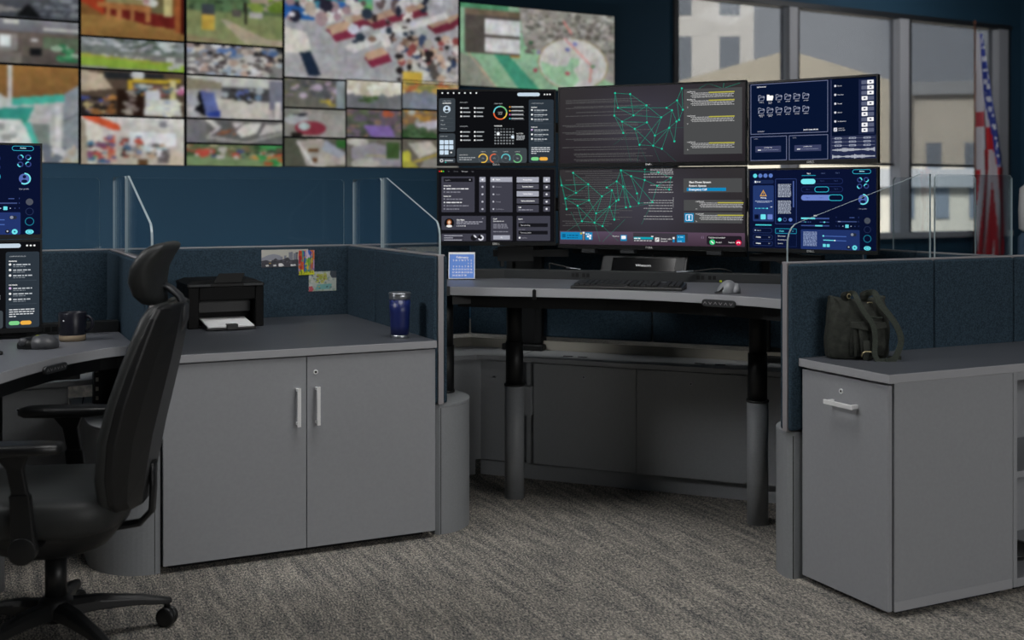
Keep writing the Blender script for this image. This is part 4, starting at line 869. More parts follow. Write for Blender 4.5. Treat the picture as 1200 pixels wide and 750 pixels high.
def codebg(c, y0, y1, cols=('464646', '5E5E60')):
    # dark grey ground, lighter in the middle
    x0, x1 = c.x0, c.x1; nx, ny = 12, 6
    def shade(u, v):
        g = math.exp(-(((u-0.48)/0.30)**2+((v-0.45)/0.55)**2)); t_ = (1-v)
        a = (40+22*g+16*t_*(abs(u-0.5)*1.4), 36+24*g+18*t_*(abs(u-0.5)*1.4), 40+30*g+14*t_*(abs(u-0.5)*1.4)); return tuple(q/255 for q in a)
    for i in range(nx):
        for j in range(ny):
            u0, u1, v0, v1 = i/nx, (i+1)/nx, j/ny, (j+1)/ny
            X = lambda u: x0+(x1-x0)*u
            Y = lambda v: y0+(y1-y0)*v
            c.grad([(X(u0), Y(v1)), (X(u1), Y(v1)), (X(u1), Y(v0)), (X(u0), Y(v0))], [shade(u0, v1), shade(u1, v1), shade(u1, v0), shade(u0, v0)], 0)
NET = '158A74'
def codeblock(c, x, y, r, n=4, hi=(958, 1110)):
    c.text(x, y, 'mapEvent()', 8, 'E8E8E8')
    for k in range(n):
        c.words(x+22+8*(k % 2), y+8+k*8.5, 150 if k == 0 else 250, 4.2, 'B0B0B0', r)
    c.rect(x+130, y+1, x+282, y+8, 'B4AE48', 2.2); c.text(x, y+46, '});', 7, 'E8E8E8')
def scr_TM(W, H):
    r = random.Random(3); c = Canvas(W, H, 22, 1170, 56, 533); codebg(c, 56, 533)
    for y in (133, 143, 152, 176, 184, 212, 234, 284, 294, 302, 330, 339, 347, 352, 381, 389, 434, 450, 475, 483, 494, 512, 521): c.words(r.choice((40, 62, 116, 130)), y, 525-r.choice((40, 62, 116, 130))-0, 3.4, '5C5C5C', r, 1)
    N = [(380, 94), (475, 104), (398, 187), (577, 178), (496, 238), (424, 275), (580, 284), (668, 255), (504, 322), (432, 347), (629, 367), (534, 423), (619, 430), (672, 450), (717, 321), (749, 405), (762, 283), (777, 274), (734, 213), (701, 197), (765, 153), (794, 80), (800, 212), (375, 236), (1040, 90), (952, 45), (880, 95), (1140, 60), (1046, 42)]
    for a, b in ((0, 1), (0, 2), (1, 3), (1, 4), (2, 3), (2, 4), (3, 4), (4, 5), (3, 6), (3, 7), (5, 6), (5, 9), (5, 8), (6, 8), (6, 10), (7, 10), (7, 11), (8, 11), (8, 12), (10, 14), (10, 12), (11, 12), (12, 14), (12, 13), (13, 14), (14, 18), (14, 16), (14, 15), (15, 16), (16, 18), (18, 7), (19, 18), (19, 20), (20, 21), (20, 22), (17, 22), (17, 20), (21, 22), (23, 9), (23, 5), (4, 7), (24, 25), (24, 27), (24, 28), (25, 26), (2, 19), (0, 23)):
        c.line(*N[a], *N[b], NET, 2.2, 1.2)
    for x, y in N[:24]: c.disc(x, y, 6, '1FC4A0', 1.5)
    for a, b in (((534, 423), (520, 533)), ((619, 430), (660, 533)), ((534, 423), (580, 533)), ((672, 450), (760, 530)), ((717, 321), (900, 322)), ((504, 322), (370, 420)), ((440, 350), (480, 530)), ((870, 140), (1100, 200)), ((840, 300), (1000, 120))): c.line(*a, *b, '24594F', 1.6, 1.1)
    c.rect(806, 86, 1152, 487, '4A4B4C', 1.6)
    for y in (107, 155, 255, 415): codeblock(c, 826, y, r)
    return c
def scr_BM(W, H):
    r = random.Random(4); c = Canvas(W, H, 22, 1170, 42, 524); codebg(c, 42, 524)
    c.grad([(22, 524), (1170, 524), (1170, 440), (22, 440)], ['3E3440', '42303E', '5A4658', '564A5E'], 0.6)
    for y in range(55, 410, 14): c.words(r.choice((40, 60, 110, 190)), y, 300, 3.4, '5A5A5A', r, 1)
    for y in list(range(46, 80, 8))+[95, 128, 147, 160, 175, 192, 243, 258, 275, 293, 310, 343, 360]: x = r.choice((600, 640, 560, 590)); c.words(x, y, 742-x, 4.5, '98989A', r, 1.3)
    c.line(742, 220, 742, 285, 'A8A8AA', 2, 1.3)
    N = [(22, 80), (110, 62), (34, 142), (208, 137), (129, 192), (59, 228), (213, 240), (296, 214), (139, 275), (67, 297), (259, 324), (167, 375), (249, 384), (300, 405), (345, 282), (375, 363), (387, 244), (402, 237), (360, 176), (327, 158), (390, 119), (417, 49), (431, 153), (481, 87), (566, 112), (518, 196), (529, 259), (476, 280), (449, 285), (614, 251), (643, 148), (717, 172), (727, 98), (651, 64), (567, 42)]
    for a, b in ((0, 2), (1, 3), (2, 3), (2, 4), (1, 4), (3, 4), (4, 5), (3, 6), (3, 7), (5, 6), (5, 9), (5, 8), (6, 8), (6, 10), (7, 10), (7, 11), (8, 11), (8, 12), (10, 14), (10, 12), (11, 12), (12, 14), (12, 13), (13, 14), (14, 18), (14, 16), (14, 15), (15, 16), (16, 18), (18, 7), (19, 18), (19, 20), (20, 21), (20, 22), (17, 22), (17, 20), (21, 22), (21, 23), (23, 24), (23, 25), (25, 26), (26, 22), (22, 27), (22, 28), (26, 24), (24, 30), (24, 34), (29, 30), (29, 26), (30, 32), (31, 32), (31, 30), (33, 32), (0, 5), (29, 23), (21, 27), (0, 9), (21, 33)):
        c.line(*N[a], *N[b], NET, 2.3, 1.2)
    for x, y in N[1:]: c.disc(x, y, 6, '1FC4A0', 1.6)
    for a, b in (((167, 375), (70, 440)), ((259, 324), (600, 260)), ((249, 384), (284, 505)), ((95, 314), (160, 440)), ((444, 360), (300, 505)), ((300, 405), (400, 500)), ((614, 251), (546, 392))): c.line(*a, *b, '2A7A68', 1.5, 1.1)
    c.rect(804, 104, 1152, 190, '4A4B4C', 1.6); c.text(838, 133, 'Shut Down System', 12.5, 'F4F4F4', bold=1.2); c.text(838, 155, 'Restart System', 12.5, 'F4F4F4', bold=1.2); c.rect(824, 162, 1058, 182, '0E86BC', 1.8); c.text(838, 178, 'Emergency Call', 12.5, 'FFFFFF', bold=1)
    for y0 in (237, 314): c.rect(806, y0, 1152, y0+67, '4A4B4C', 1.6); codeblock(c, 878, y0+13, r); 
    c.rect(810, 320, 866, 375, '1583B8', 2); c.outline(818, 328, 858, 366, 'FFFFFF', 3, 3, '1583B8', 2.2); c.rect(834, 334, 842, 352, 'FFFFFF', 3); c.disc(838, 359, 4, 'FFFFFF', 3)
    c.rect(28, 446, 170, 494, '1583B8', 2); c.rect(38, 458, 60, 482, '0F5F8A', 2.3); c.words(70, 470, 80, 6, '0C4A70', r, 2.4); c.words(70, 484, 70, 5, '0C4A70', r, 2.4); c.disc(162, 454, 7, 'B0A030', 2.6); c.line(178, 446, 178, 496, 'A09078', 5, 2); c.rect(172, 444, 184, 454, 'E8E8E8', 2.4)
    c.rect(188, 446, 235, 494, '1583B8', 2); c.rect(200, 466, 214, 478, 'F0F4F8', 2.4); c.rect(214, 478, 226, 490, 'F0F4F8', 2.4); c.rect(216, 462, 228, 474, 'F0F4F8', 2.4); c.words(192, 460, 26, 5, 'F0F4F8', r, 2.4)
    c.text(362, 472, 'Welcome', 8, 'E8E8E8'); c.rect(414, 460, 454, 498, '1583B8', 2); c.rr(420, 465, 448, 486, 'F4F4F4', 3, 2.3)
    c.rect(494, 446, 830, 500, '3C3840', 1.4); c.rect(498, 472, 618, 486, '12A0B0', 2); c.words(500, 484, 40, 6, 'E8E8E8', r, 2.3); c.words(500, 498, 110, 6, 'B8B8BC', r, 2.2); c.words(606, 470, 14, 6, 'E8E8E8', r, 2.3)
    c.rect(630, 474, 656, 500, 'D8D8D8', 2); c.line(634, 494, 650, 480, '404040', 4, 2.4); c.text(666, 486, 'Shutter cable', 9, 'F0F0F0'); c.text(666, 500, 'Secured', 9, 'F0F0F0'); c.rect(738, 484, 750, 502, '1583B8', 2); c.rect(738, 470, 750, 482, 'F0F0F0', 2)
    c.rect(764, 456, 813, 502, '1583B8', 2); c.words(770, 472, 36, 6, '8AD0F0', r, 2.3); c.words(770, 498, 24, 5, '8AD0F0', r, 2.3)
    c.text(912, 474, '( )', 12, 'A08AA8'); c.text(955, 474, 'Unknown number', 10, 'F4F4F4'); c.rr(944, 458, 1150, 514, '221C24', 10, 1.2)
    c.disc(977, 498, 17, '3CC47C', 2, n=22); c.line(970, 492, 984, 506, 'FFFFFF', 6, 2.4); c.text(998, 502, 'Accept', 9, 'F0F0F0'); c.text(1073, 502, 'Decline', 9, 'F0F0F0'); c.disc(1131, 499, 17, 'D81C4C', 2, n=22); c.poly([(1120, 503), (1122, 496), (1131, 493), (1140, 496), (1142, 503), (1136, 503), (1134, 498), (1128, 498), (1126, 503)], 'FFFFFF', 2.4)
    return c
def scr_TR(W, H):
    r = random.Random(5); K = '07112A'; c = Canvas(W, H, 0, 968, 0, 600); c.rect(0, 0, 968, 600, K, 0); L = '5A6180'
    c.rect(0, 0, 968, 5, '0A0A0E', 0.4)
    c.rect(625, 0, 640, 600, '1A2140', .6); c.line(636, 10, 636, 600, '4A5070', 2, 1)
    for x0, y0, x1, y1 in ((6, 6, 612, 396), (6, 412, 296, 600), (312, 412, 612, 600)): c.outline(x0, y0, x1, y1, '6A7190', 5, 3, '081430', 0.8)
    c.text(58, 34, 'DICTIONARY', 9, 'E8E8F0', bold=1); c.text(62, 378, 'HIGHLIGHT', 8, 'D0D0E0'); c.text(425, 378, 'DATE 12:00 AM-PM', 10, 'F0F0F8', bold=1)
    names = ['DEFENSE', 'LOCAL', 'NEW', 'OPTION', 'OPTION', 'OPTION', 'ARCHIVES', 'PERSONAL', 'CLOUD', 'OPTION', 'OPTION', 'OPTION']
    for i in range(12):
        x, y = 68+(i % 6)*70, 92+(i//6)*98; f = i == 1; k = 'FFFFFF' if f else '9AA0B8'
        c.poly([(x, y+44), (x, y+4), (x+4, y), (x+18, y), (x+22, y+8), (x+46, y+8), (x+52, y+16), (x+44, y+46)], k, 1.4)
        if not f: c.poly([(x+3, y+40), (x+3, y+5), (x+17, y+4), (x+20, y+11), (x+44, y+12), (x+38, y+18), (x+10, y+18)], '081430', 1.8); c.poly([(x+6, y+42), (x+14, y+21), (x+48, y+21), (x+42, y+42)], '081430', 1.8)
        c.text(x+26, y+62, names[i], 7, 'E0E0EC', 'c')
        if i in (1, 6, 7): c.text(x+26, y+72, 'DRIVE', 7, 'E0E0EC', 'c')
    for x0, x1, s in ((45, 250, 'LOADING FILES'), (355, 560, 'LOADING FILES')):
        c.rect(x0, 488, x1, 535, '3A4060', 1.5); c.text((x0+x1)/2, 503, s, 7, 'F0F0F8', 'c'); c.line(x0+20, 518, x1-20, 518, '9AA0B8', 2, 2); c.line(x0+20, 518, x0+45, 518, 'FFFFFF', 6, 2.2)
    c.text(34, 434, 'ACTION', 6, 'B0B4C8'); c.text(340, 434, 'ACTION', 6, 'B0B4C8')
    for i, s in enumerate(('Home', 'Favorites', 'People', 'Search', 'Notifications')): y = 55+i*66; c.disc(666, y, 9, 'D8D8E4', 1.5, n=7); c.text(684, y+5, s, 9, 'D8D8E4')
    c.rr(654, 366, 680, 394, 'D8D8E4', 4, 1.5); c.line(660, 388, 674, 372, '101830', 3, 2); c.text(690, 376, 'NOTE TO', 7, 'D8D8E4'); c.text(690, 390, 'CUSTOMER', 7, 'D8D8E4')
    c.rect(838, 18, 952, 420, '1E2644', 0.7)
    for i in range(10):
        y = 26+i*39; on = i in (0, 1, 2, 4, 7)
        c.rr(858, y, 948, y+28, '5A6078', 4, 1.2)
        if on: c.rr(900, y-1, 946, y+28, 'F2F2F6', 4, 1.6); c.rect(916, y+8, 930, y+18, '303850', 2)
        else: c.rr(860, y-1, 902, y+28, 'F2F2F6', 4, 1.6); c.rect(874, y+8, 888, y+18, '303850', 2)
    c.rect(636, 428, 968, 600, '232A48', 0.6)
    for j in range(3):
        y = 446+j*27; c.line(640, y, 955, y, '7A8098', 2, 1)
        for x in (660, 766, 872): c.rr(x, y-7, x+54, y+7, '9AA0B4', 6, 1.5); c.words(x+8, y+3, 40, 5, '303850', r, 2)
    for y, ph in ((532, 0), (582, 2)):
        c.line(640, y, 958, y, '8A90A8', 2, 1); 
        for k in range(52):
            h = 3+15*abs(math.sin(k*0.09+ph))*r.uniform(0.5, 1)*(0.5+0.5*math.sin(k*0.33+ph)**2); c.rect(644+k*6, y-h, 648.5+k*6, y+h, 'B8BCC8', 1.5)
    return c
def scr_BR(W, H):
    r = random.Random(6); c = Canvas(W, H, 35, 1046, 68, 704); c.rect(35, 68, 1046, 704, '0A1230', 0); CY_ = '5FD8E8'; B = '5A78C0'; D = '1C2A58'
    for x, k in ((80, CY_), (124, B), (167, B), (211, B)): c.disc(x, 112, 17, k, 1, n=20)
    c.rr(62, 146, 236, 178, '1A2850', 14); c.rect(76, 154, 90, 170, 'E8ECF4', 1.5); c.text(97, 167, 'Error', 10, 'F0F4FA', bold=1)
    c.rr(62, 192, 236, 486, '24386C', 8); c.poly([(149, 228), (178, 280), (120, 280)], 'E0A83C', 1.5); c.poly([(149, 240), (169, 274), (129, 274)], '24386C', 1.8); c.rect(147, 250, 151, 264, 'E0A83C', 2.2); c.rect(147, 267, 151, 271, 'E0A83C', 2.2)
    c.text(149, 298, 'Warning', 10, 'F4F6FA', 'c', bold=1); c.words(80, 323, 142, 5, 'A8B4D0', r); c.words(96, 332, 105, 5, 'A8B4D0', r); c.words(208, 371, 16, 6, 'C8D0E0', r)
    c.line(82, 380, 182, 380, '2A9CB8', 5, 1.5)
    for x in (84, 116, 148, 182): c.disc(x, 380, 4 if x < 180 else 6, '6AE0F0', 2)
    for x, k in ((93, None), (148, '6FE2EE'), (205, '6A80C8')):
        if k: c.rr(x-21, 429, x+21, 470, k, 5, 1.5)
        else: c.rr(x-21, 429, x+21, 470, '141E44', 5, 1.5); c.rr(x-14, 436, x+14, 463, '060C24', 5, 2)
    c.line(82, 516, 218, 516, '4ACADA', 9, 1); 
    c.outline(62, 540, 222, 582, '2A3A6A', 3, 18, '0A1230'); c.disc(82, 560, 6, 'B8C4E0', 2); c.text(97, 565, 'Search', 9, 'C0CCE4')
    for y in (597, 648): c.outline(62, y, 226, y+38, '2A3A6A', 3, 12, '0A1230'); c.text(88, y+23, 'Display', 10, 'F4F6FA', bold=1.5); c.line(192, y+15, 198, y+22, 'C8D0E4', 2, 2); c.line(198, y+22, 204, y+15, 'C8D0E4', 2, 2)
    c.outline(248, 138, 424, 508, '2C3C70', 5, 8, '0B1434')
    for y0, y1 in ((180, 292), (314, 424)):
        y = y0+8
        while y < y1: c.words(272, y, 106, 5.5, 'AEB6C8', r, 2); y += 9
    c.line(398, 158, 398, 370, '4A5E9C', 10, 1.8)
    c.disc(286, 470, 15, CY_, 1.8, n=18); c.ring(328, 470, 15, 4, '4A5E9C', l=1.8); c.disc(374, 471, 15, '5A78C0', 1.8, n=18)
    c.outline(248, 542, 424, 584, '2496B4', 4, 6, '0C1A40'); c.text(282, 568, 'Display', 10, '5FD8E8', bold=1); c.line(388, 560, 394, 566, '5FD8E8', 2, 2); c.line(394, 566, 400, 560, '5FD8E8', 2, 2)
    c.outline(248, 586, 424, 690, '22305C', 3, 4, '0B1434'); 
    for y, s in ((608, 'Data activate'), (638, 'Monitoring use'), (669, 'Libraries')): c.text(270, y, s, 9, 'F0F2F8')
    c.text(520, 104, 'Tab 1', 10, 'F4F4F8', 'c', bold=1); c.text(634, 104, 'Tab 2', 10, '5A6A98', 'c'); c.text(747, 102, 'Tab 3', 10, '5A6A98', 'c'); c.line(465, 115, 577, 115, '2496B4', 5, 1)
    for y0, k in ((140, 0), (204, 1), (270, 2)):
        c.outline(460, y0, 790, y0+45, '26346A' if k < 2 else '6A80C8', 3, 22, '0A1230' if k < 2 else '6A80C8')
    c.rr(458, 142, 575, 184, '7AEAF2', 21, 2); c.outline(567, 204, 682, 250, '2FB0C8', 5, 22, '08102C', 2); c.outline(678, 268, 790, 318, '2FB0C8', 5, 22, '08102C', 2)
    for x, y, s in ((628, 165, 'Tab 2'), (735, 165, 'Tab 3'), (512, 230, 'Tab 1'), (735, 229, 'Tab 3'), (512, 297, 'Tab 1'), (620, 297, 'Tab 2')): c.text(x, y, s, 10, '3A4A80', 'c')
    c.outline(862, 64+8, 1004, 108, '2FA8C4', 4, 20, '0A1230'); c.text(934, 92, 'Active', 11, 'B8ECF4', 'c', bold=1)
    for x, y, a in ((918, 154, 0), (967, 153, 90), (917, 204, 180), (968, 203, 270)): c.ring(x, y, 20, 8, '33427C', l=1); c.ring(x, y, 20, 8, '5FD8E8', a, a+100, l=1.5)
    c.disc(943, 306, 36, '5468B0', 1, n=26); c.disc(943, 292, 12, '10183C', 1.5); c.disc(943, 324, 20, '10183C', 1.5, ry=12); c.ring(943, 306, 42, 9, '7AEAF2', 0, 210, l=2); c.text(940, 384, 'User profile', 10, 'A8AEC4', 'c')
    c.text(573, 442, '50%', 11, 'FFFFFF', 'c', bold=1.5); c.line(460, 458, 684, 458, '3E528F', 12, 1); c.line(460, 458, 572, 458, '6FE2EE', 12, 1.5)
    for i in range(9): c.disc(464+i*14 if i < 6 else 612+(i-6)*28, 487, 4, '4A5E9C' if i not in (2, 7) else '6FE2EE', 1.4)
    c.line(610, 487, 684, 487, '3E528F', 5, 1); c.disc(648, 487, 6, '6FE2EE', 2); c.line(460, 516, 684, 516, '3E528F', 9, 1); c.line(572, 516, 630, 516, '6FE2EE', 10, 1.5)
    c.line(840, 449, 878, 449, '4A5E9C', 5, 1); c.line(750, 481, 896, 481, '3E4E80', 9, 1); c.line(750, 481, 772, 481, '8A94B8', 7, 1.5)
    for x in (738, 910):
        for y in (447, 480, 516): c.rect(x-2, y-5, x+2, y+5, '33427C', 1)
    for x in (760, 790, 852, 882): c.disc(x, 517, 4, 'B8C0D8' if x in (790, 852) else '3E4E80', 1.2)
    c.rr(808, 504, 834, 530, '6FE2EE', 3, 1.5)
    c.ring(976, 472, 24, 24, '4E525E', l=1); c.ring(976, 541, 26, 3, '2E3A60', l=1); c.ring(976, 612, 30, 5, '1F7A94', l=1); c.disc(976, 686, 27, '6FE2EE', 1, ry=17, n=24); c.ring(976, 686, 14, 3, '2A98B0', l=1.5)
    c.rr(458, 546, 918, 704, '23356C', 8, 1); y = 570
    while y < 682: c.words(478, y, 108, 5.5, '9AA8CC', r, 2); y += 9
    c.line(636, 597, 816, 599, '4A68B0', 7, 2); c.disc(637, 596, 7, '7AEAF2', 2.4); c.line(636, 630, 816, 633, '4A68B0', 7, 2); c.line(636, 629, 730, 631, '6FE2EE', 7, 2.2); c.disc(727, 631, 6, 'E8F8FA', 2.6)
    for x in (645, 675): c.rr(x-12, 660, x+12, 684, '6FE2EE', 3, 2)
    c.rr(846, 570, 894, 596, '2A3040', 12, 1.8); c.disc(861, 582, 11, '8A90A4', 2.2); c.disc(834, 682, 15, '1A1E2C', 2); c.disc(834, 680, 6, 'C0C4D0', 2.4); c.disc(880, 684, 19, '6FE2EE', 2, n=20); c.disc(880, 684, 6, '1A5A78', 2.4)
    return c
def monitor(P, rz, W, H, fn, label, bz=0.008, bb=0.018, logo=True, group='flat monitors of the centre desk', buttons=0.86):
    """P: bottom left corner of the front; faces local -y"""
    q = Vector((math.cos(rz), math.sin(rz), 0)); t = thing('monitor', Vector(P)+q*(W/2), rz, label, 'monitor', group)
    mb = MB(); mb.box(-W/2, W/2, 0.006, 0.028, 0, H); mb.build('rear_shell', M_plast, t, local=True, bevel=0.003)
    mb = MB(); mb.box(-W*0.32, W*0.32, 0.0285, 0.052, H*0.18, H*0.82); mb.build('rear_housing', M_plast, t, local=True, bevel=0.008)
    mb = MB(); mb.box(-W/2, W/2, -0.001, 0.006, 0, bb); mb.box(-W/2, W/2, -0.001, 0.006, H-bz, H); mb.box(-W/2, -W/2+bz*0.8, -0.001, 0.006, bb, H-bz); mb.box(W/2-bz*0.8, W/2, -0.001, 0.006, bb, H-bz)
    bezel = mb.build('bezel', M_plast, t, local=True)
    Wd, Hd = W-bz*1.6, H-bz-bb; cv = fn(Wd, Hd); cv.add_to('screen', M_screen, t, mtx=Matrix.Translation((0, 0.0045, bb)))
    if logo:
        lc = Canvas(W, bb, 0, 100, 1, 0); lc.clip = False
        vs, fs = glyphs('DELL'); k = 0.0085/0.70; i = 0; vs = [Vector((v.x*1.0, v.y)) for v in vs]; me = bpy.data.meshes.new('logo'); x0 = -max(v.x for v in vs)*k*0.6
        me.from_pydata([(x0+v.x*k*1.2, -0.0016, bb/2-0.0042+v.y*k) for v in vs], [], fs); me.materials.append(M_white); o = bpy.data.objects.new('logo', me); C.objects.link(o); o.parent = bezel
    mb = MB()
    for i in range(5): x = W*(buttons-0.5)+i*W*0.026; mb.box(x, x+0.0035, -0.0016, -0.0008, bb/2-0.001, bb/2+0.001)
    mb.build('button_dots', M_dgrey, bezel, local=True)
    return t
P0 = pd(654, 233, 5.13); P0.z = 0
MW = 0.838
TAm = TA
MH = 0.357
monitor((P0.x, P0.y, 1.4195), TAm, MW, MH, scr_TM, 'wide upper centre monitor showing a green network over code', buttons=0.885)
monitor((P0.x, P0.y, 1.0610), TAm, MW, 0.356, scr_BM, 'wide lower centre monitor showing a menu with Emergency Call highlighted', buttons=0.885)
LA = -YAW   # the left pair faces the camera squarely
ld = Vector((math.cos(LA), math.sin(LA), 0)); LW = 0.530
PL = P0-ld*(LW+0.010)
monitor((PL.x, PL.y, 1.4265), LA, LW, 0.341, scr_TL, 'upper left monitor of the six, dashboard with a coloured ring chart', buttons=0.84, bb=0.014)
monitor((PL.x, PL.y, 1.0720), LA, LW, 0.347, scr_BL, 'lower left monitor of the six, grey form panels with a portrait icon', buttons=0.84, bb=0.016)
P1 = P0+TD*(MW+0.006); RA = -YAW-math.radians(90-53.9); rd = Vector((math.cos(RA), math.sin(RA), 0))
monitor((P1.x, P1.y, 1.4200), RA, 0.545, 0.347, scr_TR, 'upper right monitor of the six, navy screen with folder icons', buttons=0.86, bb=0.018)
monitor((P1.x, P1.y, 1.0610), RA, 0.545, 0.345, scr_BR, 'lower right monitor of the six, navy screen with cyan controls and sliders', buttons=0.86, bb=0.016)
# rails and brackets carrying the monitors
t = thing('monitor_rack', (2.75, 4.35, 1.0), 0, 'black rack of rails and arms behind the six monitors', 'rack')
def bar(mb, a, b, h, d):
    a, b = Vector(a), Vector(b); e = (b-a).normalized(); n = Vector((e.y, -e.x, 0)).normalized()*d/2
    mb.prism([((a+n).x, (a+n).y), ((b+n).x, (b+n).y), ((b-n).x, (b-n).y), ((a-n).x, (a-n).y)], a.z-h/2, a.z+h/2)
off = -TN*0.10
for z in (1.255, 1.60):
    mb = MB(); a = P0+off+TD*0.02; b = P1+off-TD*0.02; bar(mb, (a.x, a.y, z), (b.x, b.y, z), 0.05, 0.035)
    bar(mb, (a.x, a.y, z), (PL.x+0.26+0.05, PL.y+0.0+0.06, z), 0.045, 0.03) if False else None
    mb.build('cross_rail', M_black, t)
rn_l = Vector((-ld.y, ld.x, 0)); rn_r = Vector((-rd.y, rd.x, 0))
for z in (1.255, 1.60):
    mb = MB(); a = PL+ld*0.10+rn_l*0.085; b = P0+off+TD*0.03; bar(mb, (a.x, a.y, z), (b.x, b.y, z), 0.045, 0.03); mb.build('side_arm', M_black, t)
    mb = MB(); a = P1+off-TD*0.03; b = P1+rd*0.42+rn_r*0.085; bar(mb, (a.x, a.y, z), (b.x, b.y, z), 0.045, 0.03); mb.build('side_arm', M_black, t)
# under-hung tray just below the lower monitors
mb = MB(); a = P0+TD*0.05-TN*0.07; b = P1-TD*0.02-TN*0.07; bar(mb, (a.x, a.y, 1.046), (b.x, b.y, 1.046), 0.022, 0.04)
a = P0+TD*0.02-TN*0.08; b = PL+ld*0.25+rn_l*0.07; bar(mb, (a.x, a.y, 1.035), (b.x, b.y, 1.035), 0.03, 0.04)
a = P1-TN*0.07; b = P1+rd*0.30+rn_r*0.06; bar(mb, (a.x, a.y, 1.035), (b.x, b.y, 1.035), 0.03, 0.04); mb.build('lower_rail', M_black, t)
for s in (0.14, 0.32, 0.70):
    mb = MB(); a = P0+TD*s-TN*0.03; mb.prism([((a+TD*x+TN*y).x, (a+TD*x+TN*y).y) for x, y in ((-0.03, 0.03), (0.03, 0.03), (0.03, -0.02), (-0.03, -0.02))], 1.043, 1.059); mb.build('rest', M_dgrey, t)
mb = MB(); a = PL+ld*0.29+rn_l*0.06; mb.prism([((a+ld*x+rn_l*y).x, (a+ld*x+rn_l*y).y) for x, y in ((-0.02, -0.02), (0.14, -0.02), (0.14, 0.03), (-0.02, 0.03))], 1.00, 1.066); mb.box(a.x-0.01, a.x+0.005, a.y-0.01, a.y+0.005, 0.975, 1.0)
mb.build('tilt_bracket', M_black, t)
a = P1+rd*0.14+rn_r*0.055
mb = MB(); mb.extr([a+rd*-0.10+Vector((0, 0, 1.055)), a+rd*0.06+Vector((0, 0, 1.055)), a+rd*0.06+Vector((0, 0, 0.985)), a+rd*0.02+Vector((0, 0, 0.985))], rn_r*0.03); mb.build('tilt_bracket', M_dgrey, t)
for (c, s) in ((c1, 1), (c2, -1)):
    m_ = Vector((c.x, c.y, 0)); k = (m_-P0).dot(TD); k = max(0.08, min(MW-0.08, k)); e = P0+TD*k+off
    mb = MB(); e1 = Vector((m_.x, m_.y, 1.255)); bar(mb, (e.x, e.y, 1.255), (m_.x, m_.y, 1.255), 0.06, 0.06); mb.build('support_arm', M_black, t)

# ---- left station monitors
YM = 4.60
lx = px_right = None
def xat(u, y):
    tt = (u-600)/1350.0; dx, dy = VX+RX*tt, VY+RY*tt; return dx/dy*y
XR = xat(49.5, YM)
monitor((XR-0.545, YM, 1.133), 0.0, 0.545, 0.352, scr_BR, 'upper of the two stacked monitors at the left edge, navy with cyan rings', group='stacked monitors at the left edge', bb=0.016)
monitor((XR-0.545, YM, 0.788), 0.0, 0.545, 0.342, scr_TL, 'lower of the two stacked monitors at the left edge, grey list panel', group='stacked monitors at the left edge', bb=0.018)
LZ = 0.765
t = thing('monitor_stand', (XR-0.27, YM+0.14, LZ), 0, 'black stand behind the stacked monitors at the left edge', 'stand')
mb = MB(); mb.box(XR-0.32, XR-0.22, YM+0.10, YM+0.15, LZ, 1.5); mb.build('pole', M_black, t, bevel=0.004)
mb = MB(); mb.box(XR-0.37, XR-0.17, YM+0.07, YM+0.20, LZ, LZ+0.012); mb.build('foot', M_black, t, bevel=0.003)
for z in (0.96, 1.31):
    mb = MB(); mb.box(XR-0.33, XR-0.21, YM+0.0535, YM+0.0995, z-0.05, z+0.05); mb.build('mount_plate', M_black, t)

# ================================================================== LEFT DESK
t = thing('standing_desk', (0.1, 4.4, 0), 0, 'grey curved desk with the mug and trackball on the left', 'desk')
fl = [(-0.95, 3.60), (-0.60, 3.76)]
for u, v in ((-40, 451), (0, 437), (30, 428), (60, 420), (90, 413.5), (120, 408.5), (140, 406)): p = pz(u, v, LZ); fl.append((p.x, p.y))
p = pz(155, 404.5, LZ); fl.append((0.565, p.y))
mb = MB(); yb = pz(130, 389, LZ).y
mb.prism(fl+[(0.565, yb), (-0.95, yb)], LZ-0.034, LZ, 0, top=1); mb.build('desktop', [M_edge, M_desk], t, bevel=0.002)
mb = MB(); mb.box(-0.95, 0.565, yb+0.002, yb+0.06, LZ-0.02, LZ+0.042); tr = mb.build('cable_trough', M_trough, t, bevel=0.002)
for u in (39, 47.5, 56, 64):
    x = xat(u, yb); mb = MB(); mb.box(x-0.009, x+0.009, yb-0.001, yb+0.0035, LZ+0.012, LZ+0.030); mb.build('socket', M_gap, tr)
mb = MB(); i2 = [(q[0], q[1]+0.07) for q in fl[1:]]; mb.prism(i2+list(reversed([(q[0], q[1]+0.11) for q in fl[1:]])), LZ-0.085, LZ-0.036); mb.build('frame_beam', M_black, t)
x5 = xat(116, 4.62)
mb = MB(); mb.box(x5-0.02, x5+0.075, 4.60, 4.66, 0.497, LZ-0.036); mb.build('support_column', M_black, t, bevel=0.003)
mb = MB()
for k in range(6): mb.box(x5-0.014, x5-0.004, 4.5975, 4.5995, 0.52+k*0.035, 0.535+k*0.035)
mb.build('column_slots', M_beige, t)
mb = MB(); xa, xb = xat(56, 4.42), xat(94, 4.42); mb.box(xa, xb, 4.42, 4.52, LZ-0.135, LZ-0.036); mb.build('power_box', M_black, t, bevel=0.002)
mb = MB(); x6 = xat(-2, 4.1); mb.cyl(x6-0.02, 4.12, 0.0, 0.42, 0.04, mi=1); mb.cyl(x6-0.02, 4.12, 0.42, LZ-0.036, 0.033, mi=0); mb.build('leg', [M_black, M_post], t)
a = pz(46, 431, LZ-0.03); a = Vector((fl[4][0], fl[4][1], 0)); b = Vector((fl[6][0], fl[6][1], 0)); d = (b-a).normalized(); n = Vector((d.y, -d.x, 0)); m = (a+b)/2; m.z = LZ-0.030
pill(m+n*0.004, d, n, 0.128, t, 6)

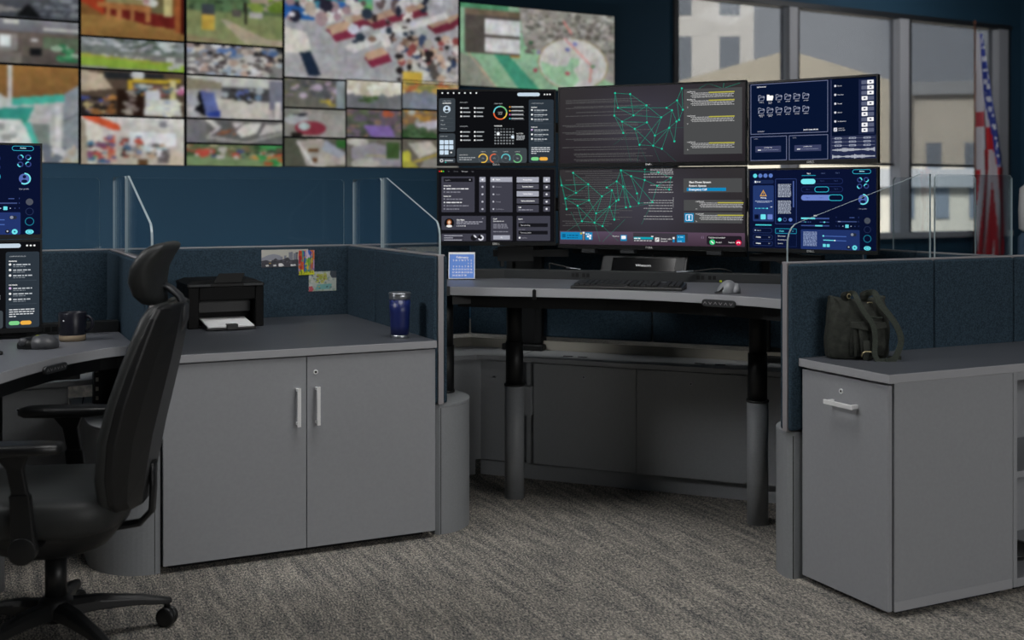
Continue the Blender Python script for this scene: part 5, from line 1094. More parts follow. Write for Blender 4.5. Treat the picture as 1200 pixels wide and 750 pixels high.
# ================================================================== SMALL THINGS
# printer
PF = 4.82
t = thing('printer', (1.0, 4.95, 0.745), 0, 'black inkjet printer with white paper in its tray, on the counter', 'printer')
x0, x1 = 0.850, 1.162; z0 = 0.745; zt = 0.928
mb = MB(); mb.box(x0, x1, PF+0.10, 5.10, z0, zt-0.012); mb.box(x0, x0+0.045, PF, PF+0.10, z0, zt-0.012); mb.box(x1-0.035, x1, PF, PF+0.10, z0, zt-0.012); mb.box(x0+0.045, x1-0.035, PF, PF+0.10, z0+0.115, zt-0.012); mb.box(x0+0.045, x1-0.035, PF+0.01, PF+0.10, z0, z0+0.012)
mb.build('body', M_print, t, bevel=0.004)
mb = MB(); mb.loft([[(x0-0.002, PF-0.002, zt-0.011), (x1+0.002, PF-0.002, zt-0.011), (x1+0.002, 5.10, zt-0.011), (x0-0.002, 5.10, zt-0.011)], [(x0-0.002, PF+0.004, zt), (x1+0.002, PF+0.004, zt), (x1+0.002, 5.10, zt), (x0-0.002, 5.10, zt)], [(x0+0.03, PF+0.05, zt+0.014), (x1-0.03, PF+0.05, zt+0.014), (x1-0.03, 5.08, zt+0.014), (x0+0.03, 5.08, zt+0.014)]], smooth=False)
mb.build('lid', M_print, t)
for xa_, xb_ in ((x0+0.004, x0+0.09), (x1-0.085, x1-0.004)):
    mb = MB(); mb.box(xa_, xb_, PF-0.004, PF+0.001, zt-0.010, zt-0.001); mb.build('front_trim', M_dgrey, t)
mb = MB(); mb.extr([(0.955, PF+0.015, zt+0.002), (1.068, PF+0.015, zt+0.002), (1.092, PF+0.04, zt+0.040), (0.984, PF+0.04, zt+0.040)], (0, 0.005, 0)); mb.build('paper_flap', M_print, t)
mb = MB(); mb.box(x0+0.048, x1-0.038, PF+0.075, PF+0.098, z0+0.060, z0+0.114); mb.build('slot_panel', M_plast, t)
mb = MB(); mb.box(0.905, 1.105, PF-0.105, PF+0.095, z0+0.003, z0+0.012); tray = mb.build('paper_tray', M_plast, t, bevel=0.002)
mb = MB(); mb.extr([(0.912, PF-0.098, z0+0.0125), (1.098, PF-0.098, z0+0.0125), (1.098, PF+0.09, z0+0.030), (0.912, PF+0.09, z0+0.030)], (0, 0, 0.006)); o = mb.build('paper_stack', M_white, t); o['label'] = 'white sheets in the tray'
mb = MB(); mb.box(0.985, 1.030, PF-0.114, PF-0.100, z0+0.003, z0+0.026); mb.box(0.985, 1.030, PF-0.104, PF-0.080, z0+0.022, z0+0.026); mb.build('paper_stop', M_plast, t, bevel=0.002)
mb = MB(); mb.poly = None
lg = Canvas(0.05, 0.016, 0, 50, 0, 16); lg.clip = False; lg.words(2, 12, 32, 4, '8A8C8E', random.Random(8), 1); lg.poly([(34, 3), (46, 1), (42, 12), (39, 7)], 'A8AAAC', 1); lg.add_to('logo', M_ink, t, mtx=Matrix.Translation((0.005, PF-0.1315+0.0, 0.140)))

# tumbler
tc_ = pz(468.5, 396, 0.745)
t = thing('tumbler', tc_, 0, 'navy blue steel tumbler standing on the counter', 'tumbler')
mb = MB(); n = 24; rings = []
for z, r0 in ((0.014, 0.0335), (0.05, 0.036), (0.10, 0.0385), (0.148, 0.0405)):
    rings.append([(r0*math.cos(2*PI*i/48)*(1+0.012*(i % 2)), r0*math.sin(2*PI*i/48)*(1+0.012*(i % 2)), z) for i in range(48)])
mb.loft(rings); mb.build('body', M_navy, t, local=True)
mb = MB(); mb.lathe([(0, 0), (0.030, 0), (0.0325, 0.003), (0.0332, 0.0145), (0, 0.0145)], 0, 0, 40); mb.build('base', M_steel, t, local=True)
mb = MB(); mb.lathe([(0, 0.148), (0.0405, 0.148), (0.0415, 0.168), (0.0405, 0.169), (0, 0.169)], 0, 0, 40); mb.build('steel_rim', M_steel, t, local=True)
mb = MB(); mb.lathe([(0.038, 0.168), (0.0435, 0.169), (0.0435, 0.173), (0.040, 0.176), (0.030, 0.172), (0, 0.172)], 0, 0, 40); mb.build('lid', M_steel, t, local=True)

# postcards pinned to the fabric
YP = 5.158
def card(u0, u1, v0, v1, label, fn, yy=YP, tilt=0.0):
    def w_(u, v):
        tt = (u-600)/1350.0; dx, dy = VX+RX*tt, VY+RY*tt; d = yy/dy; return dx*d, EYE-(v-233)/1350.0*d
    (xa, za), (xb, zb) = w_(u0, v0), w_(u1, v1); zb2 = w_(u0, v1)[1]; Wc, Hc = xb-xa, za-zb2
    t = thing('postcard', ((xa+xb)/2, yy, zb2), 0, label, 'postcard', 'postcards pinned above the counter')
    mb = MB(); mb.box(-Wc/2, Wc/2, 0.0, 0.0012, 0, Hc); mb.build('card', M_white, t, local=True)
    c = Canvas(Wc, Hc, 0, 100, 0, 100); fn(c); c.add_to('print', M_ink, t, mtx=Matrix.Translation((0, -0.0001, 0)))
def pc_city(c):
    r = random.Random(5); c.rect(0, 0, 100, 100, 'C8C6BC', .5); c.poly([(0, 46), (14, 30), (26, 24), (40, 34), (46, 60), (0, 60)], '9A9CA8', 1)
    for x, h in ((40, 40), (48, 34), (58, 16), (62, 14), (68, 22), (72, 20), (82, 30), (90, 18), (95, 26)): c.rect(x, h, x+5, 80, '8A8C98', 1.3)
    c.line(76, 16, 76, 70, '3C3C44', 2, 1.6); c.poly([(72, 18), (80, 18), (77, 24), (75, 24)], '3C3C44', 1.8)
    c.poly([(0, 62), (10, 58), (20, 66), (30, 48), (36, 62), (46, 56), (56, 44), (62, 62), (74, 58), (86, 64), (100, 56), (100, 100), (0, 100)], '45444C', 2)
    crowd(c, 0, 60, 100, 78, 60, ['55545C', '3A3A42', '60606A'], 3, r, 2.3)
    for x in (8, 24, 40, 66): c.poly([(x, 88), (x+6, 84), (x+8, 94), (x+2, 96)], 'E4E4E4', 3)
    c.rr(36, 78, 45, 97, 'F4F4F4', 4, 3.5); c.rect(62, 86, 67, 96, 'F0F0F0', 3.5); c.rect(16, 76, 20, 80, 'D0B030', 3.5)
def pc_trees(c):
    r = random.Random(7); c.rect(0, 0, 100, 100, 'B8A8C8', .5); crowd(c, 0, 0, 40, 80, 60, ['D8301C', 'E86A20', 'E0A020', 'B02040', '3A9A8A'], 8, r, 1, 1.4); crowd(c, 34, 0, 74, 60, 40, ['6A8AD8', 'A8A0D8', '3A6AC8', 'D8C8E0'], 8, r, 1); crowd(c, 40, 40, 86, 84, 50, ['C8D020', '6AA83A', 'E0C020', '3A8AA0'], 8, r, 1.5, 1.3); crowd(c, 80, 0, 100, 90, 30, ['E07A30', '8A5AC0', '30A0C0', 'D8A0C8'], 7, r, 1.6, 1.3)
    for x, k, t_ in ((36, '1A20A0', 6), (76, '203080', 5), (10, '5A1020', 3), (20, 'B03020', 3), (90, '403048', 3)): c.line(x, 4, x+(2 if x > 50 else 0), 92, k, t_, 3)
    c.rect(0, 88, 100, 100, 'D0D820', 3.5); crowd(c, 0, 84, 100, 92, 20, ['8AA020', '6A3A20', 'E0E030'], 5, r, 3.7)
def pc_map(c):
    r = random.Random(9); c.rect(0, 0, 100, 100, 'C0C8C0', .5); crowd(c, 0, 0, 100, 100, 90, ['B0BCB8', 'D0D4CC', '9AB0A8', 'A8B49A', 'C8CCC0'], 5, r, 1); crowd(c, 26, 14, 66, 54, 24, ['B8BC4A', 'A8B04A', 'C0C46A'], 6, r, 1.8); c.poly([(30, 66), (84, 64), (80, 90), (24, 92)], '7ABAB8', 2); crowd(c, 8, 20, 90, 86, 30, ['3A4650', 'B84A4A', 'D0B83A', '4A7A8A', '5A5A6A'], 2.5, r, 2.4)
    c.poly([(0, 76), (12, 76), (18, 90), (12, 100), (0, 100)], 'C8606A', 2.8); c.poly([(78, 0), (100, 0), (100, 34), (84, 34), (76, 14)], '454D56', 3)
card(306.5, 361, 293, 313.5, 'grey city skyline postcard pinned furthest left', pc_city)
card(362, 394, 318.5, 341.5, 'pale map postcard pinned lowest', pc_map)
card(350, 368.3, 293.5, 322.3, 'small colourful postcard of autumn trees pinned between two others', pc_trees, yy=YP-0.0018)

# mug
mc = pz(85, 399, LZ)
t = thing('mug', mc, 0, 'dark navy mug with a bare clay base on the left desk', 'mug')
mb = MB(); mb.lathe([(0, 0.0), (0.042, 0.0), (0.0455, 0.004), (0.0465, 0.022), (0.0, 0.022)], 0, 0, 40); o = mb.build('clay_base', M_tan, t, local=True)
mb = MB(); mb.lathe([(0.0466, 0.0222), (0.0475, 0.03), (0.0485, 0.10), (0.0465, 0.103), (0.044, 0.10), (0.042, 0.03), (0, 0.026)], 0, 0, 40); mb.build('cup', M_mug, t, local=True)
mb = MB(); hd = Vector((RX, RY, 0)); pts = [hd*(0.0470+0.026*math.sin(a*PI/12))+Vector((0, 0, 0.062+0.027*math.cos(a*PI/12))) for a in range(13)]; mb.tube(pts, 0.006, 10, up=(0.4, 0.9, 0)); mb.build('handle', M_mug, t, local=True)
mb = MB(); dd = Vector((-VX, -VY, 0)); mb.loft([[dd*0.0478-hd*0.014+hd*(0.003*math.cos(i*PI/5))+Vector((0, 0, 0.076+0.003*math.sin(i*PI/5))) for i in range(10)], [dd*0.0484-hd*0.014+hd*(0.003*math.cos(i*PI/5))+Vector((0, 0, 0.076+0.003*math.sin(i*PI/5))) for i in range(10)]], smooth=False); mb.build('emblem', M_white, t, local=True)

def sphere_blob(mb, c, r, n=16, m=10, fn=None):
    rings = []
    for j in range(1, m):
        ph = PI*j/m; rings.append([])
        for i in range(n):
            th = 2*PI*i/n; p = Vector((r[0]*math.sin(ph)*math.cos(th), r[1]*math.sin(ph)*math.sin(th), r[2]*math.cos(ph)))
            if fn: p = fn(p)
            rings[-1].append(Vector(c)+p)
    mb.loft(rings)
# trackball mouse on the left desk
tm = pz(45, 408, LZ)
t = thing('trackball_mouse', tm, -YAW, 'grey trackball mouse in front of the mug', 'mouse')
mb = MB(); sphere_blob(mb, (0.018, 0, 0.012), (0.052, 0.045, 0.036), 24, 12, lambda p: Vector((p.x, p.y, max(p.z, -0.012)))); mb.build('palm_shell', M_mouse2, t, local=True)
mb = MB(); sphere_blob(mb, (-0.028, -0.006, 0.010), (0.042, 0.036, 0.030), 24, 12, lambda p: Vector((p.x, p.y, max(p.z, -0.010)))); mb.build('thumb_rest', M_plast, t, local=True)
mb = MB(); sphere_blob(mb, (-0.040, -0.030, 0.024), (0.016, 0.016, 0.016)); mb.build('ball', M_mouse2, t, local=True)
mb = MB(); mb.box(-0.004, 0.008, -0.012, -0.004, 0.040, 0.046); mb.build('wheel', M_lime, t, local=True)
# dark edge of a keyboard reaching in from the left
kb = pz(-28, 416, LZ)
t = thing('keyboard', kb, 0.15, 'dark keyboard end on the left desk at the frame edge', 'keyboard')
mb = MB(); mb.box(-0.36, 0.075, -0.05, 0.06, 0.0, 0.012); mb.build('case', M_plast, t, local=True, bevel=0.005)
for i in range(16):
    mb = MB(); mb.box(-0.345+i*0.026, -0.345+i*0.026+0.022, -0.035, 0.04, 0.012, 0.016); mb.build('key_column', M_plast, t, local=True)

# calendar
cp = pz(541, 328, DZ)
t = thing('desk_calendar', cp, -YAW+0.02, 'blue February desk calendar left on the centre desk', 'calendar')
cw, ch = 0.113, 0.112
tl = 0.035
mb = MB(); mb.extr([(-cw/2, 0, 0.004), (cw/2, 0, 0.004), (cw/2, tl, 0.004+ch), (-cw/2, tl, 0.004+ch)], (0, 0.003, 0)); mb.build('front_sheet', M_white, t, local=True)
mb = MB(); mb.box(-cw/2, cw/2, -0.004, 0.075, 0.0, 0.0035); mb.extr([(-cw/2, 0.072, 0.004), (cw/2, 0.072, 0.004), (cw/2, tl+0.004, ch+0.002), (-cw/2, tl+0.004, ch+0.002)], (0, 0.003, 0)); mb.build('stand', M_plast, t, local=True)
c = Canvas(cw-0.008, ch-0.008, 0, 100, 0, 100); c.rect(0, 0, 100, 100, '6C9BF0', .5); c.text(52, 17, 'February', 10, 'FFFFFF', 'c', bold=1.5)
for i, s in enumerate('SMTWTFS'): c.text(16+i*12, 29, s, 7, 'FFFFFF', 'c', bold=1)
day = 1
for j in range(5):
    for i in range(7):
        if (j == 0 and i < 5) or day > 28: continue
        c.text(16+i*12, 42+j*12.5, str(day), 7, 'FFFFFF', 'c', bold=1); day += 1
sh = Matrix.Translation((0, -0.0008, 0.008)) @ Matrix.Rotation(-math.atan2(tl, ch), 4, 'X')
c.add_to('calendar_print', M_ink, t, mtx=sh)

# keyboard with keys
ka, kb_ = pz(668, 338.5, DZ), pz(799, 341.5, DZ); kd = (kb_-ka); KL = kd.length; krz = math.atan2(kd.y, kd.x)
t = thing('keyboard', (ka+kb_)/2, krz, 'black full-size keyboard in front of the small touch panel', 'keyboard')
KD = 0.135
mb = MB(); mb.extr([(-KL/2, 0, 0), (-KL/2, KD, 0), (-KL/2, KD, 0.022), (-KL/2, 0.004, 0.011)], (KL, 0, 0)); mb.build('case', M_plast, t, local=True, bevel=0.002)
M_key = mat('key_black', '1E1F21', 0.5)
rows = 6; 
for j in range(rows):
    y0 = 0.018+j*0.0188; zb = 0.0115+(0.011)*(y0/KD); nx = 19; xs = -KL/2+0.010; cwid = (KL-0.02)/nx; i = 0
    while i < nx:
        wdk = 6 if (j == 0 and i == 4) else 2 if (j in (1, 2) and i in (0, 12)) else 1
        if i+wdk > nx: wdk = nx-i
        if not (i == 15 or (i == 19 and False)):
            mb = MB(); a = xs+i*cwid+0.0012; b = xs+(i+wdk)*cwid-0.0012; mb.loft([[(a, y0, zb), (b, y0, zb), (b, y0+0.0165, zb+0.001), (a, y0+0.0165, zb+0.001)], [(a+0.0018, y0+0.0015, zb+0.0075), (b-0.0018, y0+0.0015, zb+0.0075), (b-0.0018, y0+0.014, zb+0.009), (a+0.0018, y0+0.014, zb+0.009)]], smooth=False)
            mb.build('key', M_key, t, local=True)
        i += wdk
mb = MB(); mb.box(-0.005, 0.005, 0.006, 0.012, 0.0118, 0.0124); mb.build('emblem', M_alu, t, local=True)

# touch panel
ta, tb2 = pz(697, 329.5, DZ), pz(806, 332.5, DZ); td = tb2-ta; TL_ = 0.365; trz = math.atan2(td.y, td.x)
tcn = pz(752, 327, DZ)
t = thing('touch_panel', tcn, trz, 'small black touch panel in a sloped case behind the keyboard', 'touch panel')
mb = MB(); sec = [(0, 0.0), (0, 0.014), (0.052, 0.097), (0.064, 0.099), (0.105, 0.0)]
mb.loft([[( -TL_/2-0.008, y, z) for y, z in sec], [(-TL_/2+0.012, y, z) for y, z in sec], [(TL_/2-0.012, y, z) for y, z in sec], [(TL_/2+0.008, y, z) for y, z in sec]], smooth=False)
mb.build('case', M_plast, t, local=True, bevel=0.004)
M_pbez = mat('panel_bezel', '1E2022', 0.5)
sl = Vector((0, 0.052, 0.083)).normalized(); nn = Vector((0, -sl.z, sl.y))
def slp(x, s, o): v = Vector((x, 0, 0.014))+sl*s+nn*o; return (v.x, v.y, v.z)
mb = MB(); mb.extr([slp(-TL_/2+0.002, 0.004, 0), slp(TL_/2-0.002, 0.004, 0), slp(TL_/2-0.002, 0.094, 0), slp(-TL_/2+0.002, 0.094, 0)], nn*0.003); mb.build('front_plate', M_pbez, t, local=True, bevel=0.001)
mb = MB(); mb.extr([slp(-0.140, 0.014, 0.0031), (slp(0.140, 0.014, 0.0031)), slp(0.140, 0.086, 0.0031), slp(-0.140, 0.086, 0.0031)], nn*0.0006); scn = mb.build('screen', mat('panel_glass', '050506', 0.12), t, local=True)
vs, fs = glyphs('Watson'); k = 0.010/0.7; me = bpy.data.meshes.new('wordmark'); wd = max(v.x for v in vs)*k*1.5
me.from_pydata([slp(-wd/2+v.x*k*1.5, 0.044+v.y*k, 0.0042) for v in vs], [], fs); me.materials.append(emis('wordmark_light', 'F4F4F4')); o = bpy.data.objects.new('wordmark', me); C.objects.link(o); o.parent = scn

# vertical mouse on the centre desk
vm = pz(853, 343.5, DZ)
t = thing('vertical_mouse', vm, -YAW, 'grey vertical mouse at the right of the centre desk', 'mouse')
mb = MB()
def vmf(p):
    return Vector((p.x+max(0, p.z)*0.15, p.y, max(p.z, -0.004) if p.z < 0 else p.z))
sphere_blob(mb, (-0.004, 0, 0.004), (0.036, 0.040, 0.044), 28, 16, vmf); mb.build('shell', M_mouse, t, local=True)
mb = MB(); sphere_blob(mb, (0.024, -0.006, 0.006), (0.020, 0.036, 0.032), 24, 12, vmf); mb.build('button_wing', M_mouse, t, local=True)
mb = MB(); mb.extr([(-0.052, -0.024, 0.0), (-0.020, -0.034, 0.0), (-0.022, -0.030, 0.028), (-0.036, -0.026, 0.010)], (0.004, 0.045, 0)); mb.build('thumb_wing', M_plast, t, local=True, bevel=0.002)
mb = MB(); mb.box(-0.030, -0.022, 0.0, 0.008, 0.040, 0.046); mb.build('sensor_light', M_lime, t, local=True)

# gooseneck task lights clipped to the trough
def task_light(pts, h0, h1, label):
    b = pd(*pts[0]); t = thing('task_light', b, 0, label, 'lamp', 'gooseneck task lights on the cable trough')
    P = [pd(*p) for p in pts]; mb = MB()
    # smooth the arm
    Q = []
    for i in range(len(P)-1):
        p0, p1, p2, p3 = P[max(i-1, 0)], P[i], P[i+1], P[min(i+2, len(P)-1)]
        for k in range(6):
            s = k/6; Q.append(0.5*((2*p1)+(p2-p0)*s+(2*p0-5*p1+4*p2-p3)*s*s+(3*p1-p0-3*p2+p3)*s**3))
    Q.append(P[-1]); mb.tube(Q, 0.0035, 8); mb.build('gooseneck', M_plast, t)
    mb = MB(); mb.cyl(b.x, b.y, b.z-0.002, b.z+0.02, 0.009); mb.build('base', M_plast, t)
    a, c = pd(*h0), pd(*h1); mb = MB(); mb.tube([a, c], 0.007, 8, flat=(0.45, 1.2)); mb.build('lamp_head', M_steel, t)
task_light([(644.5, 323.5, 5.00), (644, 314, 5.00), (644.5, 309, 5.00), (653, 310.5, 4.99), (668, 314, 4.97)], (664, 313.5, 4.97), (680, 315.5, 4.95), 'small gooseneck lamp left of the touch panel')
task_light([(861, 329.5, 4.80), (859, 321, 4.80), (852, 316.5, 4.79), (838, 315, 4.78), (822, 317, 4.77), (810, 318, 4.76)], (812, 317.5, 4.76), (793, 318.5, 4.75), 'small gooseneck lamp right of the touch panel')

# ================================================================== OFFICE CHAIR
CH = thing('office_chair', (0.255, 3.545, 0), math.radians(161), 'black leather office chair with headrest and armrests, seen from its side', 'chair')
def seloop(cx, cy, cz, a, b, n=36, p=2.6, plane='xy', bend=0.0):
    L = []
    for i in range(n):
        th = 2*PI*i/n; c_, s_ = math.cos(th), math.sin(th); x = a*math.copysign(abs(c_)**(2/p), c_); y = b*math.copysign(abs(s_)**(2/p), s_)
        L.append((cx+x+bend*y*y, cy+y, cz))
    return L
# base
base = MB(); base.lathe([(0, 0.075), (0.045, 0.075), (0.052, 0.09), (0.048, 0.13), (0.034, 0.145), (0, 0.145)], 0, 0, 28); hub = base.build('hub', M_shell, CH, local=True)
for k in range(5):
    a = math.radians(-158+72*k); ca, sa = math.cos(a), math.sin(a); mb = MB(); R = []
    for s, w2, zt_, zb_ in ((0.03, 0.030, 0.132, 0.086), (0.12, 0.026, 0.128, 0.088), (0.22, 0.021, 0.110, 0.082), (0.30, 0.017, 0.090, 0.070), (0.325, 0.012, 0.084, 0.070)):
        R.append([(ca*s-sa*y, sa*s+ca*y, z) for y, z in ((-w2, zb_), (w2, zb_), (w2*0.9, (zt_+zb_)/2+0.006), (w2*0.45, zt_), (-w2*0.45, zt_), (-w2*0.9, (zt_+zb_)/2+0.006))])
    mb.loft(R, smooth=False); leg = mb.build('base_leg', M_shell, CH, local=True, bevel=0.003)
    ex, ey = ca*0.312, sa*0.312
    cas = MB(); cas.cyl(ex, ey, 0.055, 0.078, 0.009)
    sw = a+0.9
    wx, wy = math.cos(sw), math.sin(sw)
    for q in (-1, 1):
        cc = Vector((ex+wx*0.011*q, ey+wy*0.011*q, 0.029)); ax = Vector((wx, wy, 0)); u2 = Vector((0, 0, 1)); u3 = ax.cross(u2)
        Rr = []
        for rr, of in ((0.020, -0.009), (0.027, -0.008), (0.029, -0.003), (0.029, 0.003), (0.027, 0.008), (0.020, 0.009)):
            Rr.append([cc+ax*of+u2*(rr*math.cos(2*PI*i/24))+u3*(rr*math.sin(2*PI*i/24)) for i in range(24)])
        cas.loft(Rr)
    cas.build('castor', M_plast, leg, local=True)
mb = MB(); mb.cyl(0, 0, 0.14, 0.25, 0.030); mb.cyl(0, 0, 0.25, 0.36, 0.018); mb.build('gas_column', M_shell, CH, local=True)
mb = MB(); mb.loft([seloop(0.02, 0, 0.275, 0.10, 0.10), seloop(0.01, 0, 0.30, 0.16, 0.15), seloop(0.0, 0, 0.36, 0.20, 0.19), seloop(0.0, 0, 0.372, 0.20, 0.19)]); mb.build('mechanism', M_shell, CH, local=True)
# seat
mb = MB(); R = []
for z, k, sh in ((0.365, 0.86, 0), (0.372, 0.93, 0), (0.392, 0.985, 0), (0.42, 1.0, 0), (0.443, 0.985, 0), (0.458, 0.955, 0), (0.466, 0.90, 0), (0.470, 0.75, 0), (0.470, 0.4, 0)):
    R.append(seloop(0.035, 0, z, 0.255*k, 0.262*k, 44, 3.6))
mb.loft(R); mb.build('seat', M_seat, CH, local=True)
# backrest cushion and shell
def back_ring(z, f, th, hw, bend, n=40, p=3.0): return seloop(f, 0, z, th, hw, n, p, bend=bend)
lev = [(0.410, -0.224, 0.020, 0.14), (0.418, -0.222, 0.032, 0.178), (0.445, -0.222, 0.038, 0.208), (0.52, -0.226, 0.040, 0.232), (0.62, -0.238, 0.040, 0.242), (0.72, -0.260, 0.038, 0.238), (0.82, -0.286, 0.036, 0.222), (0.90, -0.308, 0.034, 0.203), (0.950, -0.322, 0.031, 0.185), (0.975, -0.329, 0.024, 0.165), (0.984, -0.332, 0.012, 0.14)]
mb = MB(); mb.loft([back_ring(z, f+0.012, th, hw, 0.75) for z, f, th, hw in lev]); bc = mb.build('back_cushion', M_seat, CH, local=True)
def shell_ring(z, f, th, hw):
    r = []
    for y, d in ((1.0, 0.004), (0.99, -0.020), (0.80, -0.044), (0.42, -0.060), (-0.42, -0.060), (-0.80, -0.044), (-0.99, -0.020), (-1.0, 0.004), (-0.6, 0.010), (0.6, 0.010)):
        yy = y*hw*1.0; q = 0.35+0.65*math.sin(min(1, max(0, (z-0.39)/0.62))*PI)**0.5
        r.append((f+0.75*yy*yy*0.95+d*q, yy, z))
    return r
sl_ = [(z+(0.004 if k < 2 else 0), f, th, hw) for k, (z, f, th, hw) in enumerate(lev)]
mb = MB(); mb.loft([shell_ring(*q) for q in sl_], smooth=False); mb.build('back_shell', M_shell, CH, local=True, bevel=0.004)
# piping seam on the near and far side of the cushion
for s in (1, -1):
    pts = [(f+0.012+th*0.86+0.75*(hw*0.80)**2, s*hw*0.80, z) for z, f, th, hw in lev[2:-1]]
    mb = MB(); mb.tube(pts, 0.0022, 6); mb.build('piping', M_shell, bc, local=True)
# J bar under the back
mb = MB(); mb.tube([(-0.08, 0, 0.345), (-0.17, 0, 0.335), (-0.235, 0, 0.345), (-0.268, 0, 0.38), (-0.272, 0, 0.45), (-0.272, 0, 0.52)], 0.014, 12, flat=(0.7, 2.2)); mb.build('back_support', M_shell, CH, local=True)
# headrest
mb = MB(); R = []
for z, f, th, hw in ((0.978, -0.283, 0.012, 0.08), (0.984, -0.280, 0.026, 0.105), (1.008, -0.270, 0.036, 0.128), (1.045, -0.264, 0.040, 0.142), (1.085, -0.270, 0.040, 0.146), (1.112, -0.284, 0.040, 0.143), (1.134, -0.300, 0.038, 0.135), (1.146, -0.311, 0.032, 0.124), (1.153, -0.318, 0.020, 0.105), (1.155, -0.320, 0.008, 0.08)):
    R.append(seloop(f, 0, z, th, hw, 36, 3.2, bend=0.7))
mb.loft(R); hr = mb.build('headrest', M_seat, CH, local=True)
mb = MB(); mb.tube([(-0.292, 0, 1.035), (-0.318, 0, 1.022), (-0.345, 0, 0.998), (-0.362, 0, 0.965), (-0.360, 0, 0.93), (-0.345, 0, 0.90)], 0.011, 10, flat=(0.9, 3.0)); mb.build('headrest_bracket', M_shell2, CH, local=True)
# armrests
for s in (1, -1):
    y = s*0.275
    mb = MB(); R = []
    for x, w2, h in ((-0.135, 0.020, 0.008), (-0.125, 0.036, 0.013), (-0.06, 0.043, 0.015), (0.05, 0.045, 0.015), (0.115, 0.040, 0.014), (0.135, 0.024, 0.009)):
        R.append([(x+0.045, y+w2*math.copysign(abs(math.cos(2*PI*i/20))**0.55, math.cos(2*PI*i/20)), 0.622+h*1.15*math.copysign(abs(math.sin(2*PI*i/20))**0.55, math.sin(2*PI*i/20))) for i in range(20)])
    mb.loft(R); pad = mb.build('arm_pad', M_plast, CH, local=True)
    mb = MB(); R = []
    for z, x, a_, b_ in ((0.345, 0.01, 0.030, 0.012), (0.37, 0.008, 0.032, 0.014), (0.44, 0.012, 0.027, 0.013), (0.50, 0.018, 0.027, 0.013), (0.505, 0.018, 0.021, 0.010), (0.57, 0.030, 0.022, 0.010), (0.600, 0.036, 0.040, 0.012), (0.612, 0.038, 0.060, 0.016)):
        R.append([(x+a_*cx_, y+b_*cy_, z) for cx_, cy_ in ((-1, -1), (1, -1), (1, 1), (-1, 1))])
    mb.loft(R, smooth=False); arm = mb.build('arm_post', M_shell, CH, local=True, bevel=0.004)
    mb = MB(); mb.tube([(0.01, y*0.6, 0.350), (0.01, y*0.85, 0.350), (0.01, y, 0.355)], 0.022, 10, flat=(0.55, 1.5)); mb.build('arm_bracket', M_shell, CH, local=True)
    mb = MB(); mb.bm.free(); mb = MB(); mb.T = Matrix.Translation((0.01, y, 0.355)) @ Matrix.Rotation(PI/2, 4, 'X'); mb.cyl(0, 0, -0.018, 0.018, 0.036); mb.build('arm_pivot', M_shell, arm, local=True, bevel=0.002)

# ================================================================== BACKPACK
_k = (1004-600)/1350.0; bc_ = Vector(((VX+RX*_k)/(VY+RY*_k)*2.988, 2.988, 0.745))
BA = -YAW+0.05
t = thing('backpack', bc_, BA, 'olive green canvas backpack standing on the right counter', 'backpack')
rnd = random.Random(11)
mb = MB(); R = []; nseg = 64
# local: x right in view, y away, z up. widths follow the photo
prof = [(0.000, 0.098, 0.040), (0.004, 0.106, 0.046), (0.02, 0.109, 0.050), (0.06, 0.110, 0.053), (0.10, 0.108, 0.053), (0.14, 0.104, 0.050), (0.17, 0.099, 0.045), (0.188, 0.096, 0.040), (0.200, 0.095, 0.034), (0.209, 0.096, 0.028), (0.206, 0.090, 0.020), (0.190, 0.086, 0.014)]
for j, (z, hw, hd_) in enumerate(prof):
    L = []
    for i in range(nseg):
        th = 2*PI*i/nseg; c_, s_ = math.cos(th), math.sin(th); p = 3.0
        x = hw*math.copysign(abs(c_)**(2/p), c_); y = hd_*math.copysign(abs(s_)**(2/p), s_)
        k = z/0.21
        wr = (0.0042*math.sin(9*th+14*z*8)+0.0034*math.sin(17*th-60*z)+0.0034*math.sin(5*th+95*z))*(0.35+k)
        r_ = Vector((x, y, 0)).normalized()*wr
        zz = z + (0.016*(abs(x)/0.1)**2-0.012 if z > 0.15 else 0)*min(1, (z-0.15)/0.03 if z > 0.15 else 0) + 0.0018*math.sin(11*th+z*40)*k
        L.append(((x+r_.x)*0.97, y+r_.y, max(0.0, zz)))
    R.append(L)
mb.loft(R); mb.build('bag_body', M_bag, t, local=True, subsurf=1)
